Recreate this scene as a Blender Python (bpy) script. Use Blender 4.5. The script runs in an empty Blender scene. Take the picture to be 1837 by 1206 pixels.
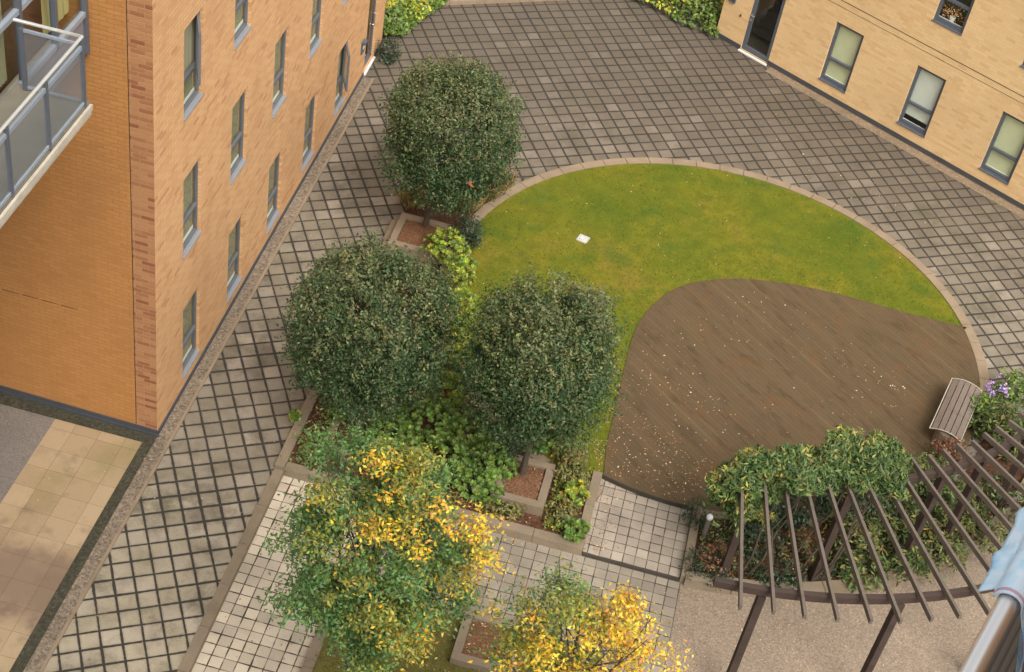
import bpy, bmesh, math, random
import numpy as np
from mathutils import Vector, Matrix
from mathutils.geometry import tessellate_polygon
rad = math.radians
sc = bpy.context.scene
col = sc.collection

# ------------------------------------------------------------------ camera
FPX, CXP, CYP, W0 = 2817.478, 918.5, 603.0, 1837.0
PITCH, ROLL, HC = 0.7252379, 0.1911231, 19.9276
_f = np.array([0, math.cos(PITCH), -math.sin(PITCH)])
_r0 = np.array([1., 0, 0]); _u0 = np.cross(_r0, _f)
_r = math.cos(ROLL)*_r0 + math.sin(ROLL)*_u0
_u = -math.sin(ROLL)*_r0 + math.cos(ROLL)*_u0
CAM = np.array([0, 0, HC])
cd = bpy.data.cameras.new('camera'); cam = bpy.data.objects.new('camera', cd); col.objects.link(cam)
cd.sensor_width = 36; cd.lens = 36*FPX/W0; cd.clip_end = 500; cd.clip_start = 0.05
M = Matrix(((_r[0], _u[0], -_f[0], 0), (_r[1], _u[1], -_f[1], 0), (_r[2], _u[2], -_f[2], HC), (0, 0, 0, 1)))
cam.matrix_world = M
sc.camera = cam
def at(px, py, z=0.0):
    d = (px-CXP)/FPX*_r - (py-CYP)/FPX*_u + _f
    return CAM + d*((z-HC)/d[2])

# ------------------------------------------------------------------ light
SUN_EL, SUN_AZ = rad(52), rad(150)      # azimuth clockwise from +Y
wd = bpy.data.worlds.new('World'); sc.world = wd; wd.use_nodes = True
wn = wd.node_tree; wn.nodes.clear()
sky = wn.nodes.new('ShaderNodeTexSky'); sky.sky_type = 'NISHITA'; sky.sun_disc = False
sky.sun_elevation = SUN_EL; sky.sun_rotation = SUN_AZ
sky.air_density = 1.0; sky.dust_density = 6.0; sky.ozone_density = 0.6
hs = wn.nodes.new('ShaderNodeHueSaturation'); hs.inputs['Saturation'].default_value = 0.12
bg = wn.nodes.new('ShaderNodeBackground'); bg.inputs['Strength'].default_value = 0.148
wo = wn.nodes.new('ShaderNodeOutputWorld')
wn.links.new(sky.outputs[0], hs.inputs['Color']); wn.links.new(hs.outputs[0], bg.inputs['Color']); wn.links.new(bg.outputs[0], wo.inputs['Surface'])
sd = bpy.data.lights.new('sun', 'SUN'); sd.energy = 0.9; sd.angle = rad(30); sd.color = (1.0, 0.93, 0.82)
so = bpy.data.objects.new('sun', sd); col.objects.link(so)
dirv = Vector((math.sin(SUN_AZ)*math.cos(SUN_EL), math.cos(SUN_AZ)*math.cos(SUN_EL), math.sin(SUN_EL)))
so.rotation_euler = dirv.to_track_quat('Z', 'Y').to_euler(); so.location = (10, -10, 40)
sc.view_settings.view_transform = 'Standard'; sc.view_settings.look = 'None'
sc.view_settings.exposure = 0.74; sc.view_settings.gamma = 1.0
sc.cycles.max_bounces = 6; sc.cycles.transparent_max_bounces = 12

# ------------------------------------------------------------------ frames
B0 = np.array([-5.636, 18.232])                  # ground corner of the left building
AD = rad(84.52634643); DV = np.array([math.cos(AD), math.sin(AD)]); EV = np.array([DV[1], -DV[0]])
RZ_A = AD - math.pi/2
def W(E, t):
    p = B0 + EV*E + DV*t
    return (float(p[0]), float(p[1]))
CC = np.array([3.894, 23.908])                   # centre of the round lawn
def PL(r, deg): return (float(CC[0]+r*math.cos(rad(deg))), float(CC[1]+r*math.sin(rad(deg))))
def arc(r, a0, a1, n): return [PL(r, a0+(a1-a0)*i/n) for i in range(n+1)]
PHI = rad(24.4952)                               # direction of the paving grid
R0 = np.array([6.0953, 33.3954]); AR = rad(-34.9777)

# ------------------------------------------------------------------ mesh helpers
class MB:
    def __init__(s): s.v = []; s.f = []
    def quad(s, a, b, c, d):
        i = len(s.v); s.v += [a, b, c, d]; s.f.append((i, i+1, i+2, i+3))
    def box(s, x0, x1, y0, y1, z0, z1, fn=None):
        i = len(s.v)
        p = [(x0,y0,z0),(x1,y0,z0),(x1,y1,z0),(x0,y1,z0),(x0,y0,z1),(x1,y0,z1),(x1,y1,z1),(x0,y1,z1)]
        s.v += [fn(*q) if fn else q for q in p]
        s.f += [tuple(i+k for k in q) for q in ((0,3,2,1),(4,5,6,7),(0,1,5,4),(1,2,6,5),(2,3,7,6),(3,0,4,7))]
    def prism(s, poly, z0, z1, bottom=False):
        n = len(poly); i = len(s.v)
        s.v += [(x, y, z1) for x, y in poly] + [(x, y, z0) for x, y in poly]
        s.f.append(tuple(range(i, i+n)))
        for k in range(n):
            l = (k+1) % n; s.f.append((i+k, i+n+k, i+n+l, i+l))
        if bottom: s.f.append(tuple(reversed(range(i+n, i+2*n))))
    def ring(s, outer, inner, z0, z1):           # a strip between two open polylines of equal length
        n = len(outer); i = len(s.v)
        for (a, b) in zip(outer, inner):
            s.v += [(a[0],a[1],z0),(a[0],a[1],z1),(b[0],b[1],z1),(b[0],b[1],z0)]
        for k in range(n-1):
            a = i+4*k; b = a+4
            s.f += [(a+0,b+0,b+1,a+1),(a+1,b+1,b+2,a+2),(a+2,b+2,b+3,a+3)]
        s.f += [(i,i+1,i+2,i+3),(i+4*n-1,i+4*n-2,i+4*n-3,i+4*n-4)]
    def tube(s, path, rads, n=8, cap=True):
        path = [Vector(p) for p in path]
        if not hasattr(rads, '__len__'): rads = [rads]*len(path)
        i0 = len(s.v); prev = None
        for k, p in enumerate(path):
            t = (path[min(k+1, len(path)-1)] - path[max(k-1, 0)]).normalized()
            if prev is None:
                a = t.orthogonal().normalized()
            else:
                a = (prev - t*prev.dot(t)).normalized()
            prev = a; b = t.cross(a)
            for j in range(n):
                q = p + (a*math.cos(2*math.pi*j/n) + b*math.sin(2*math.pi*j/n))*rads[k]
                s.v.append(tuple(q))
        for k in range(len(path)-1):
            for j in range(n):
                a = i0+k*n+j; b = i0+k*n+(j+1) % n
                s.f.append((a, b, b+n, a+n))
        if cap:
            s.f.append(tuple(reversed(range(i0, i0+n)))); m = i0+(len(path)-1)*n; s.f.append(tuple(range(m, m+n)))
    def build(s, name, mat, parent=None, loc=None, rz=0.0, smooth=False, bevel=0.0, tri=False):
        me = bpy.data.meshes.new(name); me.from_pydata(s.v, [], s.f); me.update()
        if bevel or tri:
            bm = bmesh.new(); bm.from_mesh(me)
            if bevel:
                bmesh.ops.remove_doubles(bm, verts=bm.verts, dist=1e-5)
                bmesh.ops.bevel(bm, geom=[e for e in bm.edges if len(e.link_faces) == 2 and e.calc_face_angle(0) > 0.5], offset=bevel, segments=2, affect='EDGES', profile=0.7)
            if tri: bmesh.ops.triangulate(bm, faces=[f for f in bm.faces if len(f.verts) > 4])
            bm.to_mesh(me); bm.free()
        if mat: me.materials.append(mat)
        if smooth: me.polygons.foreach_set('use_smooth', [True]*len(me.polygons))
        o = bpy.data.objects.new(name, me); col.objects.link(o)
        if parent: o.parent = parent
        if loc is not None: o.location = loc
        o.rotation_euler = (0, 0, rz)
        return o
def tag(o, label=None, cat=None, group=None, kind=None):
    if label: o['label'] = label
    if cat: o['category'] = cat
    if group: o['group'] = group
    if kind: o['kind'] = kind
    return o
def empty(name, loc, rz=0.0, label=None, cat=None, group=None):
    o = bpy.data.objects.new(name, None); col.objects.link(o); o.location = loc; o.rotation_euler = (0, 0, rz)
    o.empty_display_size = 0.2
    return tag(o, label, cat, group)
def copy_tree(o, parent=None):
    c = o.copy(); col.objects.link(c); c.parent = parent
    for ch in [x for x in o.children]: copy_tree(ch, c)
    return c
def sheet(name, poly, z, mat, origin=(0, 0), rz=0.0, kind='structure', depth=0.0):
    """flat polygon in world xy, stored in a local frame so that its texture follows the local axes"""
    c, s_ = math.cos(-rz), math.sin(-rz); q = []
    for x, y in poly:
        x -= origin[0]; y -= origin[1]; q.append((c*x - s_*y, s_*x + c*y))
    m = MB()
    ar = sum(q[i][0]*q[(i+1) % len(q)][1]-q[(i+1) % len(q)][0]*q[i][1] for i in range(len(q)))
    if ar < 0: q.reverse()
    n = len(q); m.v = [(x, y, 0) for x, y in q]
    for t in tessellate_polygon([[Vector((x, y, 0)) for x, y in q]]):
        a, b, c3 = [q[k] for k in t]; cr = (b[0]-a[0])*(c3[1]-a[1])-(b[1]-a[1])*(c3[0]-a[0])
        if abs(cr) > 1e-9: m.f.append(tuple(t) if cr > 0 else (t[0], t[2], t[1]))
    if depth:
        m.v += [(x, y, -depth) for x, y in q]
        for k in range(n): l = (k+1) % n; m.f.append((k, n+k, n+l, l))
    o = m.build(name, mat, None, (origin[0], origin[1], z), rz)
    return tag(o, kind=kind)

# ------------------------------------------------------------------ material helpers
class NT:
    def __init__(s, name):
        s.m = bpy.data.materials.new(name); s.m.use_nodes = True; s.t = s.m.node_tree; s.t.nodes.clear()
        s.out = s.t.nodes.new('ShaderNodeOutputMaterial')
    def link(s, a, b): s.t.links.new(a, b)
    def node(s, typ, **kw):
        n = s.t.nodes.new(typ)
        for k, v in kw.items(): setattr(n, k, v)
        return n
    def put(s, sock, v):
        if hasattr(v, 'is_output') or isinstance(v, bpy.types.NodeSocket): s.link(v, sock)
        else:
            if isinstance(v, (tuple, list)) and len(v) == 3 and sock.type == 'RGBA': v = (*v, 1)
            sock.default_value = v
    def math(s, op, a, b=0.0, c=None, clamp=False):
        n = s.node('ShaderNodeMath', operation=op, use_clamp=clamp); s.put(n.inputs[0], a); s.put(n.inputs[1], b)
        if c is not None: s.put(n.inputs[2], c)
        return n.outputs[0]
    def coord(s, which='Object'): return s.node('ShaderNodeTexCoord').outputs[which]
    def noise(s, vec, scale, detail=3, rough=0.55, out='Fac', dist=0.0):
        n = s.node('ShaderNodeTexNoise'); s.put(n.inputs['Vector'], vec); n.inputs['Scale'].default_value = scale
        n.inputs['Detail'].default_value = detail; n.inputs['Roughness'].default_value = rough; n.inputs['Distortion'].default_value = dist
        return n.outputs[out]
    def ramp(s, fac, stops, interp='LINEAR'):
        n = s.node('ShaderNodeValToRGB'); s.put(n.inputs[0], fac); cr = n.color_ramp; cr.interpolation = interp
        while len(cr.elements) < len(stops): cr.elements.new(0.5)
        for e, (p, c) in zip(cr.elements, stops):
            e.position = p; e.color = (*c, 1) if hasattr(c, '__len__') else (c, c, c, 1)
        return n.outputs[0]
    def mix(s, fac, a, b, mode='MIX'):
        n = s.node('ShaderNodeMix', data_type='RGBA', blend_type=mode); s.put(n.inputs[0], fac); s.put(n.inputs[6], a); s.put(n.inputs[7], b)
        return n.outputs[2]
    def maprange(s, v, a, b, c=0.0, d=1.0, smooth=False):
        n = s.node('ShaderNodeMapRange'); 
        if smooth: n.interpolation_type = 'SMOOTHSTEP'
        s.put(n.inputs[0], v)
        for i, x in enumerate((a, b, c, d)): s.put(n.inputs[i+1], x)
        return n.outputs[0]
    def scale_vec(s, vec, sx, sy, sz):
        n = s.node('ShaderNodeMapping'); s.put(n.inputs['Vector'], vec); n.inputs['Scale'].default_value = (sx, sy, sz); return n.outputs[0]
    def bump(s, h, strength=0.5, dist=0.01):
        n = s.node('ShaderNodeBump'); n.inputs['Strength'].default_value = strength; n.inputs['Distance'].default_value = dist
        s.put(n.inputs['Height'], h); return n.outputs[0]
    def principled(s, color, rough=0.8, metal=0.0, spec=0.5, normal=None):
        n = s.node('ShaderNodeBsdfPrincipled'); s.put(n.inputs['Base Color'], color); s.put(n.inputs['Roughness'], rough)
        n.inputs['Metallic'].default_value = metal; n.inputs['Specular IOR Level'].default_value = spec
        if normal is not None: s.link(normal, n.inputs['Normal'])
        return n.outputs[0]
    def done(s, sh): s.link(sh, s.out.inputs['Surface']); return s.m
    def cells(s, vec, w, h, ax='x', ay='y', half=False, jit=0.0, jscale=9.0):
        """grid of w x h cells: (random per cell, second random, distance in metres to the nearest joint)"""
        sep = s.node('ShaderNodeSeparateXYZ'); s.put(sep.inputs[0], vec)
        X = sep.outputs[ax.upper()]; Y = sep.outputs[ay.upper()]
        if jit:
            nn = s.node('ShaderNodeTexNoise'); s.put(nn.inputs['Vector'], vec); nn.inputs['Scale'].default_value = jscale; nn.inputs['Detail'].default_value = 2
            sp = s.node('ShaderNodeSeparateColor'); s.link(nn.outputs['Color'], sp.inputs[0])
            X = s.math('ADD', X, s.math('MULTIPLY', s.math('SUBTRACT', sp.outputs[0], 0.5), jit))
            Y = s.math('ADD', Y, s.math('MULTIPLY', s.math('SUBTRACT', sp.outputs[1], 0.5), jit))
        u = s.math('DIVIDE', X, w); v = s.math('DIVIDE', Y, h)
        row = s.math('FLOOR', v)
        if half: u = s.math('ADD', u, s.math('MULTIPLY', s.math('MODULO', s.math('ABSOLUTE', row), 2.0), 0.5))
        cl = s.math('FLOOR', u); fu = s.math('FRACT', u); fv = s.math('FRACT', v)
        du = s.math('MULTIPLY', s.math('MINIMUM', fu, s.math('SUBTRACT', 1.0, fu)), w)
        dv = s.math('MULTIPLY', s.math('MINIMUM', fv, s.math('SUBTRACT', 1.0, fv)), h)
        cmb = s.node('ShaderNodeCombineXYZ'); s.link(cl, cmb.inputs[0]); s.link(row, cmb.inputs[1])
        wn_ = s.node('ShaderNodeTexWhiteNoise', noise_dimensions='2D'); s.link(cmb.outputs[0], wn_.inputs['Vector'])
        sp2 = s.node('ShaderNodeSeparateColor'); s.link(wn_.outputs['Color'], sp2.inputs[0])
        return wn_.outputs['Value'], sp2.outputs[1], s.math('MINIMUM', du, dv), du, dv

def simple(name, c, rough=0.7, metal=0.0, var=0.12, scale=6.0, bump=0.0, spec=0.5):
    t = NT(name); v = t.coord(); n = t.noise(v, scale, 4)
    cc = t.mix(n, tuple(x*(1-var) for x in c), tuple(min(1, x*(1+var)) for x in c))
    nb = t.bump(t.noise(v, scale*8, 3), 0.4, bump) if bump else None
    return t.done(t.principled(cc, rough, metal, spec, nb))

def brick(name, ax, tones, mortar, w=0.225, h=0.075, joint=0.011, streak=0.0, stain=0.25):
    t = NT(name); v = t.coord()
    r, r2, dm, du, dv = t.cells(v, w, h, ax, 'z', half=True)
    c = t.ramp(r, tones, 'CONSTANT' if streak else 'LINEAR')
    c = t.mix(t.math('MULTIPLY', r2, 0.12), c, (tones[0][1][0]*0.55, tones[0][1][1]*0.5, tones[0][1][2]*0.5))
    fine = t.noise(v, 40, 3)
    c = t.mix(0.35, c, t.mix(fine, (0.25, 0.25, 0.25), (0.75, 0.75, 0.75)), 'OVERLAY')
    big = t.noise(t.scale_vec(v, 1, 1, 0.6), 0.7, 4)
    c = t.mix(t.maprange(big, 0.45, 0.75, 0, stain), c, (0.22, 0.10, 0.045))
    mask = t.maprange(dm, joint*0.3, joint*0.7)
    c = t.mix(mask, mortar, c)
    hgt = t.math('ADD', mask, t.math('MULTIPLY', fine, 0.4))
    return t.done(t.principled(c, 0.85, 0, 0.25, t.bump(hgt, 0.5, 0.006)))

# --- building materials
A_TONES = [(0.0, (0.660, 0.392, 0.192)), (0.40, (0.635, 0.368, 0.178)), (0.70, (0.605, 0.342, 0.164)), (0.88, (0.570, 0.312, 0.148)), (0.96, (0.505, 0.262, 0.125))]
S_TONES = [(0.0, (0.4025, 0.2051, 0.0900)), (0.40, (0.3638, 0.1741, 0.0778)), (0.66, (0.3251, 0.1432, 0.0648)), (0.84, (0.2864, 0.1161, 0.0540)), (0.95, (0.2477, 0.0929, 0.0446))]
m_brickA = brick('buff_brick', 'y', A_TONES, (0.50, 0.27, 0.13), streak=1, stain=0.18)
m_brickS = brick('red_mottled_brick', 'x', S_TONES, (0.42, 0.22, 0.115), streak=1, stain=0.1)
m_brickB = brick('orange_brick', 'x', [(0, (0.4300, 0.2021, 0.0636)), (0.5, (0.4558, 0.2150, 0.0688)), (1, (0.4042, 0.1849, 0.0585))], (0.35, 0.16, 0.05), stain=0.35)  # its own orange brick, darkened further in place of shade on the return wall
m_brickR = brick('yellow_brick', 'x', [(0, (0.7182, 0.4914, 0.2410)), (0.4, (0.7466, 0.5198, 0.2599)), (0.8, (0.6899, 0.4583, 0.2173)), (1, (0.6521, 0.4158, 0.1937))], (0.6300, 0.4515, 0.2625), stain=0.18)
m_frame = simple('grey_frame_metal', (0.095, 0.105, 0.125), 0.45, 0.0, 0.08)
m_frameA = simple('pale_frame_metal', (0.26, 0.29, 0.33), 0.4, 0.0, 0.08)
m_frameW = simple('mid_grey_frame', (0.125, 0.13, 0.14), 0.4, 0.0, 0.1)
m_sill = simple('sill_metal', (0.24, 0.25, 0.265), 0.4, 0.0, 0.1)
m_plinth = simple('dark_plinth', (0.06, 0.062, 0.068), 0.6, 0.0, 0.25, 3.0, 0.004)
m_white = simple('white_board', (0.78, 0.78, 0.74), 0.5, 0, 0.03)
m_dark = simple('dark_interior', (0.035, 0.032, 0.028), 0.9)
m_roof = simple('roof_felt', (0.12, 0.12, 0.12), 0.9)
def glass_mat(name, tint, gl=0.10):
    t = NT(name); fr = t.node('ShaderNodeLayerWeight')
    tr = t.node('ShaderNodeBsdfTransparent'); tr.inputs[0].default_value = (*tint, 1)
    gs = t.node('ShaderNodeBsdfGlossy'); gs.inputs['Roughness'].default_value = 0.02; gs.inputs[0].default_value = (0.9, 0.95, 1, 1)
    mx = t.node('ShaderNodeMixShader'); t.link(t.math('ADD', t.math('MULTIPLY', t.math('POWER', fr.outputs['Facing'], 4.0), 0.5), gl), mx.inputs[0]); t.link(tr.outputs[0], mx.inputs[1]); t.link(gs.outputs[0], mx.inputs[2])
    return t.done(mx.outputs[0])
m_glass = glass_mat('window_glass', (0.95, 0.97, 0.93), 0.05)
m_glassA = glass_mat('window_glass_courtyard', (0.86, 0.89, 0.82), 0.08)
def blind_mat(name, c):
    t = NT(name); v = t.coord(); n = t.noise(t.scale_vec(v, 1.5, 1.5, 1.0), 1.6, 3)
    cc = t.mix(n, tuple(x*0.80 for x in c), tuple(min(.9, x*1.12) for x in c))
    return t.done(t.principled(cc, 0.9))
m_blindR = blind_mat('pale_roller_blind', (0.64, 0.65, 0.42))
m_blindW = blind_mat('grey_roller_blind', (0.70, 0.73, 0.66))
m_blindA = blind_mat('olive_curtain', (0.34, 0.31, 0.21))
m_blindY = blind_mat('yellow_curtain', (0.50, 0.44, 0.20))
def mesh_panel_mat():
    t = NT('perforated_mesh'); tr = t.node('ShaderNodeBsdfTransparent')
    p = t.principled((0.23, 0.25, 0.27), 0.5, 0.2); mx = t.node('ShaderNodeMixShader')
    v = t.coord(); sep = t.node('ShaderNodeSeparateXYZ'); t.link(v, sep.inputs[0])
    def w(o): return t.math('LESS_THAN', t.math('FRACT', t.math('MULTIPLY', o, 70)), 0.26)
    g = t.math('MAXIMUM', w(t.math('ADD', sep.outputs[0], sep.outputs[1])), w(sep.outputs[2]))
    t.link(g, mx.inputs[0]); t.link(tr.outputs[0], mx.inputs[1]); t.link(p, mx.inputs[2])
    return t.done(mx.outputs[0])
m_mesh = mesh_panel_mat()
m_steel = simple('brushed_steel', (0.96, 0.93, 0.90), 0.38, 1.0, 0.03)
m_rail = simple('pale_rail', (0.72, 0.71, 0.66), 0.35, 0.6, 0.05)
m_slab = simple('stained_slab_edge', (0.48, 0.42, 0.33), 0.85, 0, 0.35, 5.0, 0.004)
m_deckB = simple('balcony_floor', (0.17, 0.15, 0.11), 0.85, 0, 0.3, 4)
m_spandrel = simple('grey_spandrel', (0.21, 0.19, 0.20), 0.55, 0, 0.06)

# --- ground materials
def paving():
    t = NT('dark_square_paving'); v = t.coord()
    r, r2, dm, du, dv = t.cells(v, 0.3125, 0.3125, jit=0.035, jscale=0.45)
    n1 = t.noise(v, 0.30, 4); n2 = t.noise(v, 2.2, 5); n3 = t.noise(v, 30, 4)
    c = t.ramp(r, [(0, (0.1836, 0.1558, 0.1192)), (0.35, (0.2224, 0.1889, 0.1450)), (0.75, (0.2550, 0.2150, 0.1649)), (0.92, (0.2907, 0.2461, 0.1907)), (1, (0.3876, 0.3265, 0.2583))])
    c = t.mix(t.math('MULTIPLY', r2, 0.28), c, (0.1734, 0.1457, 0.0795))               # greenish slabs
    # light on the walk beside the left building, painted in as paler slabs / dirty slabs far out at the gate
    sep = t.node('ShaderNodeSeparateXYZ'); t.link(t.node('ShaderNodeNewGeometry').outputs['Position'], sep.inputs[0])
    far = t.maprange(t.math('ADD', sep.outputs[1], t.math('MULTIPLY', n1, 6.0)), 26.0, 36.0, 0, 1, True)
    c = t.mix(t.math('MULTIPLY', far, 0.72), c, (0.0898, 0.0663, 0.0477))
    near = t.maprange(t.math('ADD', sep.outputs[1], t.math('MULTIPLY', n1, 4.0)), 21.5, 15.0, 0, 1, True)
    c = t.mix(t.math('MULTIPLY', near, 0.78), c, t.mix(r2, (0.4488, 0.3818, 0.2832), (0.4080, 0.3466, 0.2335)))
    c = t.mix(t.maprange(n2, 0.42, 0.72, 0, 0.5), c, (0.1071, 0.0854, 0.0556))
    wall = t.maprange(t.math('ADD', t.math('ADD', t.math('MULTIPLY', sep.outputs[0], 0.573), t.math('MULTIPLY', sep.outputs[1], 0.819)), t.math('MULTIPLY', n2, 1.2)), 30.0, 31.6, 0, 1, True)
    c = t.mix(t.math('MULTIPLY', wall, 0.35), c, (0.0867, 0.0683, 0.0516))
    blot = t.maprange(t.noise(v, 0.9, 5, 0.7), 0.50, 0.66, 0, 0.62, True); c = t.mix(blot, c, (0.1071, 0.0864, 0.0616))
    moss = t.maprange(t.noise(v, 0.55, 6, 0.72), 0.53, 0.70, 0, 0.6, True); c = t.mix(moss, c, (0.0980, 0.0898, 0.0475))
    c = t.mix(0.38, c, t.mix(n3, (0.2040, 0.2009, 0.1987), (0.8160, 0.8038, 0.7949)), 'OVERLAY')
    jw = t.maprange(t.math('ADD', t.math('MULTIPLY', t.noise(v, 0.9, 3), 0.6), t.math('MULTIPLY', t.noise(v, 11, 4), 0.4)), 0.34, 0.62, 0.007, 0.024)
    mask = t.maprange(dm, jw, t.math('ADD', jw, 0.006))
    soft = t.maprange(dm, 0.0, 0.05)
    c = t.mix(t.math('MULTIPLY', t.math('SUBTRACT', 1.0, soft), 0.35), c, (0.0714, 0.0582, 0.0397))
    jc = t.mix(t.noise(v, 50, 2), (0.0204, 0.0181, 0.0149), (0.0612, 0.0522, 0.0397))
    c = t.mix(mask, jc, c)
    hgt = t.math('ADD', t.math('MULTIPLY', mask, 1.0), t.math('MULTIPLY', n3, 0.15))
    return t.done(t.principled(c, t.maprange(n2, 0.3, 0.7, 0.75, 0.92), 0, 0.3, t.bump(hgt, 0.7, 0.012)))
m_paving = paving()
def setts(name, base, w, h, joint, dark, half=False):
    t = NT(name); v = t.coord()
    r, r2, dm, du, dv = t.cells(v, w, h, half=half, jit=0.02, jscale=1.2)
    n2 = t.noise(v, 1.6, 5); n3 = t.noise(v, 35, 4)
    c = t.mix(r, tuple(x*0.80 for x in base), tuple(x*1.15 for x in base))
    c = t.mix(t.maprange(n2, 0.45, 0.75, 0, 0.6), c, tuple(x*0.55 for x in base))
    c = t.mix(0.3, c, t.mix(n3, (0.2,)*3, (0.8,)*3), 'OVERLAY')
    jw = t.maprange(t.noise(v, 3.5, 3), 0.42, 0.68, joint*0.15, joint)
    mask = t.maprange(dm, jw, t.math('ADD', jw, 0.005))
    c = t.mix(mask, dark, c)
    return t.done(t.principled(c, 0.85, 0, 0.3, t.bump(mask, 0.6, 0.008)))
m_path = setts('pale_small_setts', (0.5632, 0.4736, 0.3528), 0.205, 0.205, 0.012, (0.0576, 0.0461, 0.0277))
m_path2 = setts('grey_small_setts', (0.2800, 0.2337, 0.1740), 0.205, 0.205, 0.008, (0.0560, 0.0456, 0.0325))
m_plat = setts('landing_setts', (0.3520, 0.2915, 0.2255), 0.20, 0.20, 0.009, (0.0660, 0.0495, 0.0330))
def gravel(name, a, b, s1=45, big=0.8):
    t = NT(name); v = t.coord(); vo = t.node('ShaderNodeTexVoronoi'); t.put(vo.inputs['Vector'], v); vo.inputs['Scale'].default_value = s1
    sp = t.node('ShaderNodeSeparateColor'); t.link(vo.outputs['Color'], sp.inputs[0])
    c = t.mix(sp.outputs[0], a, b); n = t.noise(v, big, 5)
    c = t.mix(t.maprange(n, 0.35, 0.75, 0, 0.45), c, tuple(x*0.6 for x in a))
    c = t.mix(t.math('MULTIPLY', t.math('GREATER_THAN', sp.outputs[1], 0.95), 0.35), c, tuple(min(1, x*1.5) for x in b))
    return t.done(t.principled(c, 0.9, 0, 0.25, t.bump(vo.outputs['Distance'], 0.6, 0.008)))
m_gravel = gravel('pinkish_resin_gravel', (0.20, 0.155, 0.108), (0.34, 0.255, 0.185))
m_strip = gravel('pebble_strip', (0.13, 0.10, 0.07), (0.30, 0.235, 0.17), 32)
m_asph = gravel('grey_asphalt', (0.16, 0.14, 0.12), (0.25, 0.215, 0.18), 60)
m_soil = gravel('leafy_soil', (0.050, 0.022, 0.012), (0.125, 0.055, 0.028), 26, 2.0)
m_needle = gravel('orange_needle_mulch', (0.115, 0.055, 0.028), (0.22, 0.110, 0.055), 40, 2.5)
m_moss = gravel('mossy_drain_strip', (0.040, 0.038, 0.024), (0.080, 0.072, 0.046), 30, 2.0)
m_edge = gravel('beige_edging', (0.1870, 0.1360, 0.0850), (0.2805, 0.2040, 0.1318), 25, 1.5)
def terrace():
    t = NT('terrace_slabs'); v = t.coord(); r, r2, dm, du, dv = t.cells(v, 0.45, 0.45, jit=0.01)
    n = t.noise(v, 0.55, 5); n2 = t.noise(v, 2.5, 5)
    c = t.mix(r, (0.3120, 0.2220, 0.1260), (0.4080, 0.3000, 0.1800))
    c = t.mix(t.maprange(n, 0.48, 0.66, 0, 0.75), c, (0.2040, 0.1680, 0.0600))
    c = t.mix(t.maprange(n2, 0.55, 0.8, 0, 0.75), c, (0.1440, 0.1020, 0.0660))
    sep = t.node('ShaderNodeSeparateXYZ'); t.link(v, sep.inputs[0])
    d2 = t.maprange(t.math('ADD', sep.outputs[1], t.math('MULTIPLY', n2, 1.4)), -2.6, -1.9, 1, 0, True)
    d3 = t.maprange(t.math('ADD', sep.outputs[1], t.math('MULTIPLY', n2, 1.4)), -3.9, -3.2, 0, 1, True)
    c = t.mix(t.math('MULTIPLY', t.math('MULTIPLY', d2, d3), 0.75), c, (0.1620, 0.1056, 0.0744))
    mask = t.maprange(dm, 0.002, 0.006); c = t.mix(mask, t.mix(0.5, c, (0.0720, 0.0540, 0.0360)), c)
    c = t.mix(0.25, c, t.mix(t.noise(v, 40, 3), (0.2,)*3, (0.8,)*3), 'OVERLAY')
    return t.done(t.principled(c, 0.8, 0, 0.3, t.bump(mask, 0.4, 0.004)))
m_terr = terrace()
def lawn_mat():
    t = NT('mown_grass'); v = t.coord(); n1 = t.noise(v, 0.45, 4, 0.6); n2 = t.noise(v, 3.2, 5, 0.65); n3 = t.noise(v, 60, 3, 0.7)
    c = t.ramp(n1, [(0.30, (0.0723, 0.1122, 0.0110)), (0.44, (0.1292, 0.1449, 0.0134)), (0.56, (0.1808, 0.1636, 0.0156)), (0.70, (0.2325, 0.1543, 0.0310))])
    c = t.mix(t.maprange(n2, 0.38, 0.66, 0, 0.7), c, (0.0878, 0.1076, 0.0110))
    c = t.mix(t.maprange(t.noise(v, 1.1, 4), 0.54, 0.72, 0, 0.75), c, (0.0517, 0.1076, 0.0156))
    c = t.mix(t.maprange(t.noise(t.scale_vec(v, 1, 1, 1), 7, 3), 0.62, 0.78, 0, 0.7), c, (0.2790, 0.1684, 0.0388))
    c = t.mix(0.6, c, t.mix(n3, (0.1,)*3, (0.9,)*3), 'OVERLAY')
    return t.done(t.principled(c, 0.95, 0, 0.1, t.bump(t.math('ADD', n3, n2), 0.8, 0.02)))
m_lawn = lawn_mat()
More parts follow.
